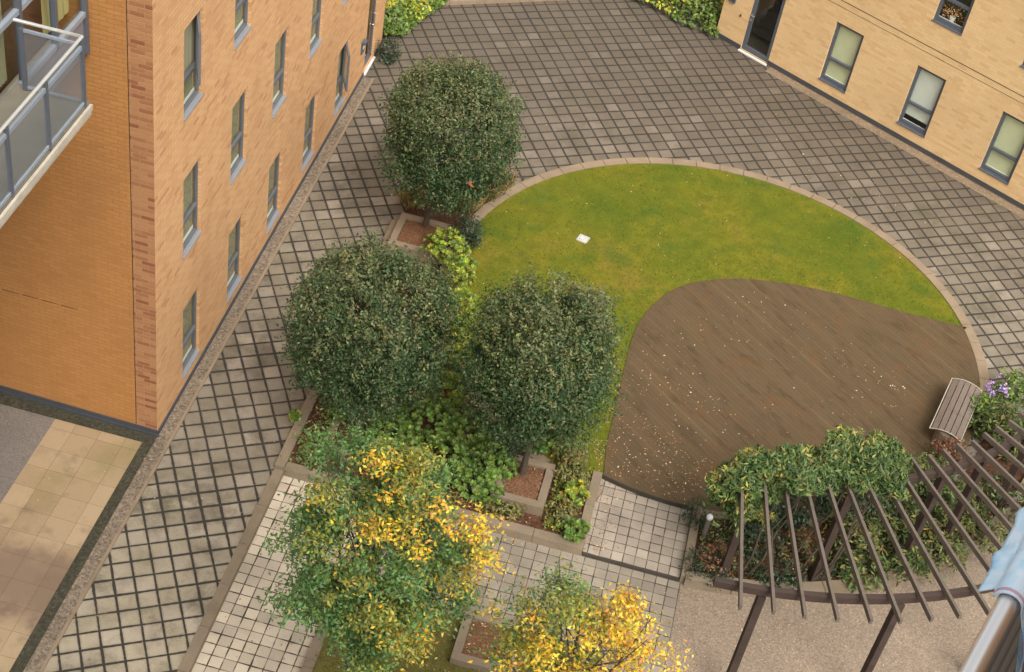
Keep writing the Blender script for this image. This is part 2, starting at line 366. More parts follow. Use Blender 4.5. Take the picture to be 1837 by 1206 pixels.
def deck_mat():
    t = NT('weathered_deck_boards'); v = t.coord()
    r, r2, dm, du, dv = t.cells(v, 2.7, 0.095, half=True)
    g = t.noise(t.scale_vec(v, 1.0, 26, 1), 1.4, 6, 0.7); n = t.noise(v, 1.3, 6, 0.65); st = t.noise(t.scale_vec(v, 1, 3.2, 1), 1.3, 6, 0.65); sp = t.noise(v, 11, 4, 0.7)
    c = t.ramp(r, [(0, (0.0967, 0.0652, 0.0343)), (0.5, (0.1046, 0.0707, 0.0365)), (0.9, (0.1105, 0.0734, 0.0380)), (1, (0.1263, 0.0834, 0.0423))])
    c = t.mix(t.maprange(g, 0.45, 0.75, 0, 0.18), c, (0.1611, 0.0961, 0.0408))
    c = t.mix(t.maprange(st, 0.50, 0.66, 0, 0.75, True), c, (0.0698, 0.0465, 0.0227))
    c = t.mix(t.maprange(n, 0.52, 0.70, 0, 0.6, True), c, (0.1381, 0.0682, 0.0282))
    c = t.mix(t.maprange(n, 0.46, 0.32, 0, 0.55, True), c, (0.0847, 0.0592, 0.0261))
    c = t.mix(t.maprange(sp, 0.58, 0.72, 0, 0.5), c, (0.0572, 0.0369, 0.0181))
    mask = t.maprange(dv, 0.002, 0.007); c = t.mix(t.math('MULTIPLY', t.math('SUBTRACT', 1.0, mask), 0.45), c, (0.0415, 0.0257, 0.0125))
    c = t.mix(0.4, c, t.mix(t.noise(v, 45, 4), (0.1,)*3, (0.9,)*3), 'OVERLAY')
    return t.done(t.principled(c, 0.85, 0, 0.2, t.bump(mask, 0.4, 0.004)))
m_deck = deck_mat()
def concrete(name, c, s=3.0, joint=0.0):
    t = NT(name); v = t.coord(); n = t.noise(v, s, 5); n2 = t.noise(v, 35, 4)
    cc = t.mix(n, tuple(x*0.68 for x in c), tuple(x*1.25 for x in c))
    cc = t.mix(t.maprange(t.noise(v, 1.2, 4), 0.5, 0.75, 0, 0.5), cc, (c[0]*0.55, c[1]*0.58, c[2]*0.42))
    cc = t.mix(0.3, cc, t.mix(n2, (0.2,)*3, (0.8,)*3), 'OVERLAY')
    return t.done(t.principled(cc, 0.88, 0, 0.25, t.bump(n2, 0.5, 0.004)))
m_kerb = concrete('kerb_stone', (0.27, 0.20, 0.132))
m_wallc = concrete('garden_wall_stone', (0.235, 0.180, 0.122))
m_riser = concrete('dark_riser', (0.060, 0.050, 0.038))
m_base = concrete('far_ground', (0.13, 0.115, 0.09), 0.5)
m_timber = None
def timber(name, a, b):
    t = NT(name); v = t.coord(); n = t.noise(t.scale_vec(v, 1, 18, 18), 3, 4)
    c = t.mix(n, a, b); c = t.mix(t.maprange(t.noise(v, 4, 3), 0.5, 0.75, 0, 0.5), c, tuple(x*0.6 for x in a))
    return t.done(t.principled(c, 0.8, 0, 0.3, t.bump(n, 0.4, 0.003)))
m_raft = timber('weathered_rafter', (0.0952, 0.0739, 0.0582), (0.1736, 0.1344, 0.1030))
m_beam = timber('dark_beam', (0.0375, 0.0250, 0.0200), (0.0725, 0.0475, 0.0363))
m_bench = timber('grey_bench_wood', (0.13, 0.10, 0.078), (0.24, 0.185, 0.145))
m_bark = timber('bark', (0.050, 0.036, 0.025), (0.11, 0.082, 0.058))
def leaf_mat(name, rough=0.45, trans=0.25, spec=0.5):
    t = NT(name); a = t.node('ShaderNodeAttribute', attribute_name='Col')
    p = t.principled(a.outputs['Color'], rough, 0, spec); tl = t.node('ShaderNodeBsdfTranslucent'); t.link(a.outputs['Color'], tl.inputs[0])
    mx = t.node('ShaderNodeMixShader'); mx.inputs[0].default_value = trans; t.link(p, mx.inputs[1]); t.link(tl.outputs[0], mx.inputs[2])
    return t.done(mx.outputs[0])
m_leaf = leaf_mat('leaf'); m_holly = leaf_mat('glossy_leaf', 0.55, 0.15, 0.25); m_litter = leaf_mat('dry_leaf', 0.8, 0.05, 0.2)

# ------------------------------------------------------------------ numpy foliage helpers
def vnoise(p, freq, seed):
    q = np.asarray(p, float)*freq + seed*17.31; i = np.floor(q).astype(np.int64); f = q-i; f = f*f*(3-2*f); out = np.zeros(len(q))
    for dx in (0, 1):
        for dy in (0, 1):
            for dz in (0, 1):
                h = (i[:, 0]+dx)*374761393 + (i[:, 1]+dy)*668265263 + (i[:, 2]+dz)*2147483647 + seed*1274126177
                h = (h ^ (h >> 13))*1274126177; h = h ^ (h >> 16); r = (h & 0xffff)/65535.0
                w = (f[:, 0] if dx else 1-f[:, 0])*(f[:, 1] if dy else 1-f[:, 1])*(f[:, 2] if dz else 1-f[:, 2]); out += w*r
    return out
def unit(v): return v/np.maximum(np.linalg.norm(v, axis=1, keepdims=True), 1e-9)
def leaf_obj(name, P, N, L, asp, C, mat, parent, rng, T=None, fold=0.10):
    n = len(P); N = unit(N)
    if T is None: T = rng.normal(size=(n, 3))
    T = unit(T - N*np.sum(T*N, 1, keepdims=True)); Bv = np.cross(N, T)
    L = np.broadcast_to(np.asarray(L, float), (n,))[:, None]; w = L*np.broadcast_to(np.asarray(asp, float), (n,))[:, None]
    V = np.stack([P-T*L*.5, P-Bv*w*.5-N*L*fold+T*L*.05, P+T*L*.5, P+Bv*w*.5-N*L*fold+T*L*.05], 1).reshape(-1, 3)
    F = (np.arange(n)[:, None]*4 + np.array([[0, 1, 2, 0, 2, 3]])).reshape(-1)
    me = bpy.data.meshes.new(name); me.vertices.add(4*n); me.vertices.foreach_set('co', V.astype(np.float32).ravel())
    me.loops.add(6*n); me.loops.foreach_set('vertex_index', F.astype(np.int32)); me.polygons.add(2*n)
    me.polygons.foreach_set('loop_start', np.arange(0, 6*n, 3, dtype=np.int32)); me.update(calc_edges=True)
    at_ = me.attributes.new('Col', 'FLOAT_COLOR', 'POINT')
    Cc = np.concatenate([np.clip(C, 0, 1), np.ones((n, 1))], 1); at_.data.foreach_set('color', np.repeat(Cc, 4, 0).astype(np.float32).ravel())
    me.materials.append(mat); o = bpy.data.objects.new(name, me); col.objects.link(o)
    if parent: o.parent = parent
    return o
def palette(rng, n, cols, wts, jit=0.18):
    k = rng.choice(len(cols), n, p=np.array(wts)/np.sum(wts)); c = np.array(cols, float)[k]
    return c*(1+rng.normal(0, jit, (n, 1)))*(1+rng.normal(0, 0.06, (n, 3)))

# ------------------------------------------------------------------ SETTING: ground
def rect_A(E0, E1, t0, t1): return [W(E0, t0), W(E1, t0), W(E1, t1), W(E0, t1)]
sheet('ground', [(-120, -120), (120, -120), (120, 160), (-120, 160)], -0.135, m_base)
def Rw(u, v):
    c_, s_ = math.cos(AR), math.sin(AR); return (float(R0[0]+c_*u-s_*v), float(R0[1]+s_*u+c_*v))
pav = [W(0.28, -7), W(0.28, 12.1), W(0.02, 12.1), W(0.02, 18.0)] + [(4.2, 36.6), Rw(-3.2, -.02), Rw(9, -.02), (22, 20)] + \
      [PL(7.6, -10)] + arc(6.5, -20, -92.4, 24) + [W(9.27, -.06), W(9.27, 1.6)] + arc(4.9, -94, -112, 8) + [W(7.4, 1.7), W(7.4, -.0), W(2.25, -.0), W(2.12, -7)]
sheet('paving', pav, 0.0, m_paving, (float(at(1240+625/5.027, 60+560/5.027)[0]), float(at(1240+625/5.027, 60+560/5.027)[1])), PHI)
sheet('path', rect_A(2.28, 3.82, -7, -0.02), -0.10, m_path, tuple(B0), RZ_A)
sheet('path', rect_A(3.82, 9.23, -1.85, -0.02), -0.104, m_path2, tuple(B0), RZ_A)
sheet('path', rect_A(8.25, 9.23, -7, -1.85), -0.104, m_path2, tuple(B0), RZ_A)
plat = [W(7.52, 0.0), W(9.2, 0.0), W(9.2, 1.62)] + arc(4.98, -93.4, -112, 8) + [W(7.52, 1.75)]
sheet('landing', plat, -0.045, m_plat, tuple(B0), RZ_A, depth=0.08)
sheet('gravel_court', [W(9.23, -7), W(24, -7), W(24, 2.0), PL(9.8, -20)] + arc(6.6, -20, -92.8, 24) + [W(9.232, 0.0)], -0.10, m_gravel, tuple(B0), RZ_A)
sheet('terrace', rect_A(-1.73, -0.17, -7, -0.24), 0.0, m_terr, tuple(B0), RZ_A)
sheet('asphalt', rect_A(-12, -1.73, -7, -0.24), 0.0, m_asph, tuple(B0), RZ_A)
sheet('drain_strip', [W(-12, -0.24), W(-0.17, -0.24), W(-0.17, -7), W(0.06, -7), W(0.06, 0.0), W(-12, 0.3)], 0.004, m_moss, tuple(B0), RZ_A)
sheet('pebble_strip', rect_A(0.02, 0.235, -7, 12.1), 0.012, m_strip, tuple(B0), RZ_A)
mb = MB(); mb.box(0.235, 0.285, -7, 12.1, -0.1, 0.03); tag(mb.build('strip_edging', m_kerb, None, (B0[0], B0[1], 0), RZ_A), kind='structure')
sheet('wall_edging', [Rw(-1.3, -0.30), Rw(9, -0.30), Rw(9, -0.02), Rw(-1.3, -0.02)], 0.004, m_edge, tuple(R0), AR)
# threshold slab of the right-hand door
mb = MB(); mb.box(-2.28, -1.42, -0.10, -0.05, -0.02, 0.035); tag(mb.build('door_sill', m_white, None, (R0[0], R0[1], 0), AR), kind='structure')
# the far kerb and the strip beyond it
f0, f1 = at(700, 14, 0), at(1180, -6, 0)
dv = (f1-f0)/np.linalg.norm(f1-f0); nv = np.array([-dv[1], dv[0], 0])
if nv[1] < 0: nv = -nv
mb = MB(); L_ = 12.0; P0_ = f0-dv*4
def kb(a, b, z): q = P0_+dv*a+nv*b; return (q[0], q[1], z)
for k in range(13):
    a0, a1 = k*0.92, k*0.92+0.91
    i = len(mb.v); mb.v += [kb(a0,0,-.1),kb(a1,0,-.1),kb(a1,.25,-.1),kb(a0,.25,-.1),kb(a0,0,.1),kb(a1,0,.1),kb(a1,.25,.1),kb(a0,.25,.1)]
    mb.f += [tuple(i+q for q in f) for f in ((0,3,2,1),(4,5,6,7),(0,1,5,4),(1,2,6,5),(2,3,7,6),(3,0,4,7))]
tag(mb.build('kerb', m_kerb, None), kind='structure')
sheet('far_path', [kb(0,.26,0)[:2], kb(12,.26,0)[:2], kb(12,8,0)[:2], kb(0,8,0)[:2]], 0.05, m_edge)
# lawn disc, deck on it and the stone ring round both
sheet('lawn', arc(5.33, -14, 244, 90), 0.035, m_lawn, tuple(CC), 0)
dk_edge = [(1083,848),(1088,800),(1104,730),(1120,660),(1131,615),(1145,580),(1165,553),(1190,530),(1218,515),(1250,506),(1290,501),(1330,500),(1375,504),(1420,510),(1470,520),(1520,532),(1570,546),(1620,560),(1680,575),(1735,588)]
deck = [tuple(at(x, y, .05)[:2]) for x, y in dk_edge] + arc(5.325, 14.8, -14, 12) + arc(5.325, -14, -32, 6) + arc(4.99, -34, -112, 30)
sheet('deck', deck, 0.055, m_deck, tuple(CC), rad(-46), depth=0.2)
mb = MB()
n_st = 46
for k in range(n_st):
    a0 = -12 + (262/n_st)*k; a1 = a0 + 262/n_st - 0.14
    mb.ring(arc(5.535, a0, a1, 4), arc(5.33, a0, a1, 4), -0.05, 0.055)
tag(mb.build('lawn_kerb', m_kerb, None), kind='structure')
mb = MB(); mb.ring(arc(4.95, -93.5, -112, 24), arc(5.0, -93.5, -112, 24), -0.06, 0.050); tag(mb.build('deck_step', m_riser, None), kind='structure')
mb = MB(); mb.box(7.53, 9.195, -0.045, -0.005, -0.15, -0.040); tag(mb.build('landing_step', m_riser, None, (B0[0], B0[1], 0), RZ_A), kind='structure')
# left kerb between the two pavings
mb = MB()
for k in range(8):
    t0 = -7 + k*0.87; mb.box(2.12, 2.285, t0, min(t0+0.862, -0.05), -0.2, 0.03)
tag(mb.build('kerb', m_wallc, None, (B0[0], B0[1], 0), RZ_A), kind='structure')
# planting beds
bed = [W(2.28, 0.15), W(7.36, 0.15), W(7.36, 1.8)] + arc(5.53, -113.5, -214, 40) + [W(2.28, 9.4)]
sheet('planting_bed', bed, 0.03, m_soil, tuple(B0), RZ_A)
bedR = [W(9.33, 0.1), W(9.33, 1.62)] + arc(5.09, -93, -40, 18) + arc(5.55, -36, -10, 6) + [PL(9.5, -8), PL(9.5, -26)] + arc(6.5, -30, -92, 24)
sheet('pergola_bed', bedR, 0.03, m_soil, tuple(CC), 0)
isl = rect_A(3.92, 8.2, -7, -1.95)
t_ = NT('rough_grass'); v_ = t_.coord(); c_ = t_.mix(t_.noise(v_, 2.0, 5), (0.10, 0.105, 0.022), (0.16, 0.12, 0.04))
m_rough = t_.done(t_.principled(c_, 0.95, 0, 0.1, t_.bump(t_.noise(v_, 40, 3), 0.8, 0.02)))
sheet('tree_bed', isl, -0.06, m_rough, tuple(B0), RZ_A)

# ------------------------------------------------------------------ garden walls (each one a thing)
def A_wall(name, label, boxes, group='low stone walls of the planting beds', cat='garden wall', mat=None):
    m = MB()
    for b in boxes: m.box(*b)
    o = m.build(name, mat or m_wallc, None, (B0[0], B0[1], 0), RZ_A, bevel=0.008)
    return tag(o, label, cat, group)
def coping(E0, E1, t0, t1, z0, z1, n, along):
    out = []
    for k in range(n):
        if along == 'E': a = E0+(E1-E0)*k/n; b = E0+(E1-E0)*(k+1)/n-0.006; out.append((a, b, t0, t1, z0, z1))
        else: a = t0+(t1-t0)*k/n; b = t0+(t1-t0)*(k+1)/n-0.006; out.append((E0, E1, a, b, z0, z1))
    return out
A_wall('bed_wall', 'long low stone bed wall beside the wide dark paved walk', coping(2.11, 2.285, -0.04, 7.2, -0.2, 0.10, 8, 't'))
A_wall('bed_wall', 'low stone bed wall facing the small grey pavers, behind the yellow trees', coping(2.29, 7.52, -0.05, 0.13, -0.2, 0.075, 6, 'E'))
A_wall('bed_wall', 'short low stone bed wall along the left side of the paved landing', coping(7.36, 7.525, 0.135, 1.80, -0.2, 0.075, 2, 't'))
A_wall('bed_wall', 'short low stone bed wall between the paved landing and the bollard light', coping(9.20, 9.345, -0.05, 1.60, -0.2, 0.085, 2, 't'))
m = MB()
for k in range(12):
    a0 = -92.6+k*6.9; m.ring(arc(6.68, a0, a0+6.8, 6), arc(6.48, a0, a0+6.8, 6), -0.2, 0.11)
tag(m.build('bed_wall', m_wallc, None), 'curved low stone wall edging the bed under the pergola', 'garden wall', 'low stone walls of the planting beds')
m = MB()
for k in range(8):
    a0 = -92.4+k*7.0; m.ring(arc(5.17, a0, a0+6.9, 6), arc(5.02, a0, a0+6.9, 6), -0.1, 0.09)
tag(m.build('bed_wall', m_wallc, None), 'curved stone edging between the brown deck and the climber bed', 'garden wall', 'low stone walls of the planting beds')
A_wall('bed_kerb', 'low stone kerb between the pale small pavers and the grass under the yellow trees', coping(3.83, 4.0, -7, -2.03, -.2, -.03, 6, 't'))
A_wall('bed_kerb', 'low stone kerb along the grey path in front of the yellow trees', coping(3.83, 5.9, -2.02, -1.86, -.2, -.03, 2, 'E'))
def planter(label, E0, E1, t0, t1, z, mulch, zb=0.0, th=0.14):
    r = empty('tree_planter', (*W((E0+E1)/2, (t0+t1)/2), zb), RZ_A, label, 'planter', 'square stone tree planters')
    hx, hy = (E1-E0)/2, (t1-t0)/2; m = MB()
    m.box(-hx, hx, -hy, -hy+th, -0.25, z); m.box(-hx, hx, hy-th, hy, -0.25, z)
    m.box(-hx, -hx+th, -hy+th+.004, hy-th-.004, -0.25, z); m.box(hx-th, hx, -hy+th+.004, hy-th-.004, -0.25, z)
    m.build('wall', m_wallc, r, bevel=0.008)
    m = MB(); n = 10; g = [[(-hx+th+.002+(2*hx-2*th-.004)*i/n, -hy+th+.002+(2*hy-2*th-.004)*j/n) for i in range(n+1)] for j in range(n+1)]
    rg = random.Random(int(E0*100)); i0 = 0
    for j in range(n+1):
        for i in range(n+1): x, y = g[j][i]; m.v.append((x, y, z-0.07+0.05*math.exp(-(x*x+y*y)*6)+rg.uniform(-.008, .008)))
    for j in range(n):
        for i in range(n): a = j*(n+1)+i; m.f.append((a, a+1, a+n+2, a+n+1))
    m.build('mulch', mulch, r, smooth=True)
    return r
planter('square stone planter at the foot of the round tree beside the landing', 5.77, 6.70, 0.45, 1.52, 0.25, m_needle)
planter('shaded square stone planter under the round tree nearest the brick building', 2.74, 3.80, 0.48, 1.66, 0.25, m_soil)
planter('square stone planter with bright orange mulch below the farthest round tree', 2.27, 3.38, 6.25, 7.32, 0.25, m_needle)
planter('stone planter of orange litter between the two yellowing trees', 5.95, 7.00, -2.90, -1.90, 0.14, m_needle, -0.06)

# ------------------------------------------------------------------ walls with openings
def facade(m, fn, u0, u1, z0, z1, holes, depth):
    us = sorted({u0, u1, *[h[0] for h in holes], *[h[1] for h in holes]}); zs = sorted({z0, z1, *[h[2] for h in holes], *[h[3] for h in holes]})
    for a, b in zip(us, us[1:]):
        for c, d in zip(zs, zs[1:]):
            if any(h[0]-1e-6 <= a and b <= h[1]+1e-6 and h[2]-1e-6 <= c and d <= h[3]+1e-6 for h in holes): continue
            m.quad(fn(a, 0, c), fn(b, 0, c), fn(b, 0, d), fn(a, 0, d))
    for a, b, c, d in holes:
        m.quad(fn(a, 0, c), fn(a, 0, d), fn(a, depth, d), fn(a, depth, c)); m.quad(fn(b, 0, c), fn(b, depth, c), fn(b, depth, d), fn(b, 0, d))
        m.quad(fn(a, 0, c), fn(a, depth, c), fn(b, depth, c), fn(b, 0, c)); m.quad(fn(a, 0, d), fn(b, 0, d), fn(b, depth, d), fn(a, depth, d))
        # dark room behind
        dd = depth+0.5
    return m
WW, WH = 0.77, 1.58
def make_window(parent, rec, frame_m, glass_m, blind_m, bw=0.058, sill_m=None, trans=0.56, white=True, tilt=False, half_blind=False, pleat=.012):
    """window in a hole of WW x WH; origin at its lower left corner, outward = -y"""
    y0 = rec; m = MB(); f = bw
    m.box(0.002, f, y0, y0+.06, .03, WH-.002); m.box(WW-f, WW-.002, y0, y0+.06, .03, WH-.002)
    m.box(f+.001, WW-f-.001, y0+.001, y0+.059, .03, .03+f); m.box(f+.001, WW-f-.001, y0+.001, y0+.059, WH-f, WH-.002)
    m.box(f+.001, WW-f-.001, y0-.004, y0+.058, trans, trans+.065)
    w = m.build('window', frame_m, parent)
    m = MB(); m.v = [(f, y0+.03, .03+f), (WW-f, y0+.03, .03+f), (WW-f, y0+.03, trans), (f, y0+.03, trans)]; m.f = [(0, 1, 2, 3)]
    if not tilt: m.quad((f, y0+.03, trans+.065), (WW-f, y0+.03, trans+.065), (WW-f, y0+.03, WH-f), (f, y0+.03, WH-f))
    m.build('pane', glass_m, w)
    if tilt:                                   # the upper light stands open, hinged at its far jamb
        m = MB(); h0, h1 = trans+.07, WH-f-.004; a = rad(24); L = WW-2*f-.006
        def fn(x, y, z): return (WW-f-.003 - x*math.cos(a) + y*math.sin(a), y0+.02 - x*math.sin(a) - y*math.cos(a), z)
        m.box(0, .05, -.02, .02, h0, h1, fn); m.box(L-.05, L, -.02, .02, h0, h1, fn); m.box(.051, L-.051, -.019, .019, h0, h0+.05, fn); m.box(.051, L-.051, -.019, .019, h1-.05, h1, fn)
        s = m.build('open_light', frame_m, w)
        m = MB(); m.quad(fn(.05, 0, h0+.05), fn(L-.05, 0, h0+.05), fn(L-.05, 0, h1-.05), fn(.05, 0, h1-.05))
        m.build('open_pane', glass_m, w)
    m = MB(); m.box(-.01, WW+.01, -.022, y0-.002, -.010, .012); m.box(.003, WW-.003, y0-.02, y0+.06, .0125, .029)
    m.build('sill', sill_m or m_sill, w)
    m = MB(); y = y0+.085; zb = 0.24 if half_blind else .05
    for k in range(12 if blind_m else 0):      # a softly folded blind
        x0, x1 = -.02+(WW+.04)*k/12, -.02+(WW+.04)*(k+1)/12
        m.quad((x0, y+pleat*(k % 2), zb), (x1, y+pleat*((k+1) % 2), zb), (x1, y+pleat*((k+1) % 2), WH+.05), (x0, y+pleat*(k % 2), WH+.05))
    if blind_m: m.build('blind', blind_m, w)
    if white:
        m = MB(); m.box(.0, WW, y0+.061, y0+.082, .05, .11); m.build('inner_sill', m_white, w)
    m = MB(); m.box(-.1, WW+.1, y0+.35, y0+.37, -.1, WH+.1); m.build('room_back', m_dark, w)
    return w

# ------------------------------------------------------------------ LEFT BUILDING
LB = empty('brick_building', (B0[0], B0[1], 0), RZ_A, 'orange buff brick apartment block with rows of narrow windows and a glazed balcony bay', 'building')
HA, TA = 13.2, 13.65
wins = [(1.16+2.183*i, 0.30+2.7395*j) for i in range(6) for j in range(4)]
holesA = [(t, t+WW, z, z+WH) for (t, z) in wins if not (t > 12 and z < 1)] + [(12.15, 12.98, 0.02, 2.15)]
m = MB(); facade(m, lambda u, w, z: (-w, u, z), 0, TA, 0, HA, holesA, 0.11)
m.quad((0, TA, 0), (-9, TA, 0), (-9, TA, HA), (0, TA, HA))
m.build('wall', m_brickA, LB)
sk = lambda x: -0.0215*x                        # the return wall is a degree off square
m = MB(); m.quad((-0.372, sk(-.372), 0), (0, 0, 0), (0, 0, HA), (-0.372, sk(-.372), HA)); m.build('corner_strip', m_brickS, LB)
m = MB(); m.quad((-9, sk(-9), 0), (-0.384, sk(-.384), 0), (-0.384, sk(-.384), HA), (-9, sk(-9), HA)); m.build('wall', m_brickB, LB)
m = MB(); m.quad((-0.386, sk(-.38)+.02, 0), (-0.370, sk(-.37)+.02, 0), (-0.370, sk(-.37)+.02, HA), (-0.386, sk(-.38)+.02, HA)); m.build('movement_joint', m_dark, LB)
t_ = NT('open_joint'); m_crack = t_.done(t_.principled((0.03, 0.018, 0.01), 0.95))
m = MB()
for (px0, py0, px1, py1) in ((4, 520, 40, 529), (40, 529, 75, 538), (75, 538, 110, 548), (110, 548, 152, 559)):
    q = []
    for px, py in ((px0, py0), (px1, py1)):
        d_ = (px-CXP)/FPX*_r-(py-CYP)/FPX*_u+_f; p0_ = np.array([B0[0], B0[1], 0.]); n_ = np.array([DV[0]+.0215*EV[0], DV[1]+.0215*EV[1], 0])
        X = CAM+d_*(np.dot(p0_-CAM, n_)/np.dot(d_, n_)); q.append(((X[:2]-B0)@EV, X[2]))
    zc = 3.02
    m.box(q[0][0], q[1][0], sk(q[0][0])-.006, sk(q[0][0])+.02, (q[0][1]+q[1][1])/2-.005, (q[0][1]+q[1][1])/2+.004)
m.build('crack', m_crack, LB)
m = MB(); m.v = [(0, 0, HA), (0, TA, HA), (-9, TA, HA), (-9, .19, HA)]; m.f = [(0, 1, 2, 3)]; m.build('roof', m_roof, LB)
m = MB()
m.box(0.004, 0.026, 0.0, 12.12, 0.0, 0.10); m.box(0.004, 0.026, 13.0, TA, 0.0, 0.10)
m.box(-9, 0.026, -0.026, -0.004, 0.0, 0.13, lambda x, y, z: (x, y+sk(min(x, 0)), z))
m.box(-9, 0.05, -0.05, -0.028, 0.0, 0.05, lambda x, y, z: (x, y+sk(min(x, 0)), z))
m.build('plinth', m_plinth, LB)
wA = make_window(LB, 0.055, m_frameW, m_glassA, m_blindA, bw=.04); wT = make_window(LB, 0.055, m_frameW, m_glassA, m_blindA, bw=.04, tilt=True)
first = {False: wA, True: wT}; usedw = set()
for (t, z) in wins:
    if t > 12 and z < 1: continue
    i = round((t-1.16)/2.183); j = round((z-.3)/2.7395); tl = (i, j) in ((0, 2), (4, 0))
    o = first[tl] if tl not in usedw else copy_tree(first[tl], LB); usedw.add(tl)
    o.location = (0, t, z); o.rotation_euler = (0, 0, math.pi/2)
# recessed side door
m = MB(); m.box(-.10, -.06, 12.16, 12.24, .03, 2.14); m.box(-.10, -.06, 12.89, 12.97, .03, 2.14); m.box(-.10, -.06, 12.241, 12.889, 2.06, 2.139); m.box(-.10, -.06, 12.241, 12.889, .03, .22)
dr = m.build('door', m_frame, LB)
m = MB(); m.quad((-.08, 12.24, .22), (-.08, 12.89, .22), (-.08, 12.89, 2.06), (-.08, 12.24, 2.06)); m.build('pane', m_glassA, dr)
m = MB(); m.box(-.4, -.38, 12.0, 13.1, 0, 2.3); m.build('door_back', m_dark, dr)
m = MB(); m.tube([(-.055, 12.84, .95), (-.02, 12.84, .95), (-.02, 12.84, 1.25), (-.055, 12.84, 1.25)], .012, 6); m.build('handle', m_steel, dr)
m = MB(); m.box(.004, .035, 11.72, 11.92, .80, 1.12); m.box(.036, .10, 11.74, 11.90, 1.06, 1.12); ic = m.build('intercom', m_frame, LB, bevel=.006)
m = MB(); m.box(.036, .042, 11.77, 11.87, .92, 1.0); m.build('screen', m_white, ic)
m = MB(); m.box(0.0, 0.05, 12.15, 12.98, -.05, 0.03); m.build('threshold', m_white, LB)

# glazed bay and its balcony
CE = -0.95; ZB = 7.42
bay = MB(); bay.box(-9, CE-.05, -9, -0.0, ZB, ZB+.02, lambda x, y, z: (x, y+.0, z)); bay.build('bay_soffit', m_slab, LB)
m = MB()
def bay_panel(t0, t1, z0, z1): m.box(CE-.045, CE-.02, t0, t1, z0, z1)
bay_panel(-1.86, -0.015, ZB, 8.03); bay_panel(-9, -1.94, ZB, 8.03); m.build('spandrel', m_spandrel, LB)
zt = HA
mull = [-0.06, -0.97, -1.92, -2.95, -3.98, -5.0, -6.1, -7.2, -8.3]
m = MB()
for k, t in enumerate(mull): m = MB(); m.box(CE-.05, CE+.03, t-.035, t+.035, ZB if k == 0 else 8.0, zt); m.build('mullion', m_frame, LB)
m = MB()
for a, b in zip(mull, mull[1:]):
    lo, hi = b+.036, a-.036
    for zz in (8.032, 9.09, 10.75, 11.9):
        if zz == 9.09 and a > -.9: continue
        m = MB(); m.box(CE-.048, CE+.025, lo, hi, zz, zz+.072); m.build('transom', m_frameA, LB)
m = MB(); m.quad((CE-.03, -9, 8.06), (CE-.03, 0, 8.06), (CE-.03, 0, zt), (CE-.03, -9, zt)); m.build('bay_pane', m_glassA, LB)
m = MB(); m.box(CE-.5, CE-.48, -9, 0, 7.6, zt); m.build('bay_room', simple('warm_interior', (0.17, 0.075, 0.030), 0.8, 0, 0.3, 3.0), LB)
for (t0, t1, mm) in ((-0.93, -0.12, m_blindY), (-2.35, -1.98, m_blindA), (-2.9, -2.6, m_blindY), (-3.9, -3.2, m_blindA)):
    m = MB()
    for k in range(10):
        a, b = t0+(t1-t0)*k/10, t0+(t1-t0)*(k+1)/10
        m.quad((CE-.2+.02*(k % 2), a, 8.1), (CE-.2+.02*((k+1) % 2), b, 8.1), (CE-.2+.02*((k+1) % 2), b, 10.7), (CE-.2+.02*(k % 2), a, 10.7))
    m.build('curtain', mm, LB)
m = MB(); m.box(CE-.06, CE-.3, -9.0, -.002, HA-.1, HA); m.build('bay_roof', m_roof, LB)
BE1, BT = 0.03, -2.25; BZ = 8.2
m = MB(); m.box(CE+.035, BE1+.02, -9, BT+.10, BZ-.03, BZ); bal = m.build('balcony', m_deckB, LB)
m = MB(); m.box(BE1-.04, BE1+.055, -9, BT+.10, BZ-.115, BZ-.035); m.box(BE1-.06, BE1+.03, -9, BT+.115, BZ-.20, BZ-.12); m.box(CE+.04, BE1-.07, -9, BT+.09, BZ-.19, BZ-.04); m.build('fascia', m_slab, bal)
m = MB(); m.tube([(CE+.10, BT, BZ+1.0), (BE1, BT, BZ+1.0), (BE1, -9, BZ+1.0)], .024, 10); m.build('handrail', m_rail, bal, smooth=False)
pts = [-2.27, -3.27, -4.27, -5.27, -6.27]
m = MB()
for t in pts: m = MB(); m.box(BE1-.02, BE1+.02, t-.03, t+.03, BZ-.06, BZ+.965); m.build('post', m_frame, bal)
m = MB(); m.box(CE+.16, CE+.22, BT-.02, BT+.02, BZ, BZ+.9); m.build('post', m_frame, bal)
m = MB()
for a, b in zip(pts, pts[1:]):
    m = MB(); m.box(BE1-.018, BE1+.018, b+.031, a-.031, BZ+.84, BZ+.90); m.build('panel_rail', m_frameA, bal)
    m = MB(); m.box(BE1-.015, BE1+.015, b+.031, a-.031, BZ+.03, BZ+.075); m.build('panel_rail', m_frameA, bal)
m = MB(); m.box(CE+.221, BE1-.021, BT-.015, BT+.015, BZ+.86, BZ+.90); m.build('panel_rail', m_frameA, bal)
m = MB(); m.box(CE+.221, BE1-.021, BT-.012, BT+.012, BZ+.03, BZ+.07); m.build('panel_rail', m_frameA, bal)
m = MB()
for a, b in zip(pts, pts[1:]): m.quad((BE1, b, BZ+.07), (BE1, a, BZ+.07), (BE1, a, BZ+.85), (BE1, b, BZ+.85))
m.quad((CE+.2, BT, BZ+.06), (BE1, BT, BZ+.06), (BE1, BT, BZ+.87), (CE+.2, BT, BZ+.87)); m.build('mesh_panel', m_mesh, bal)

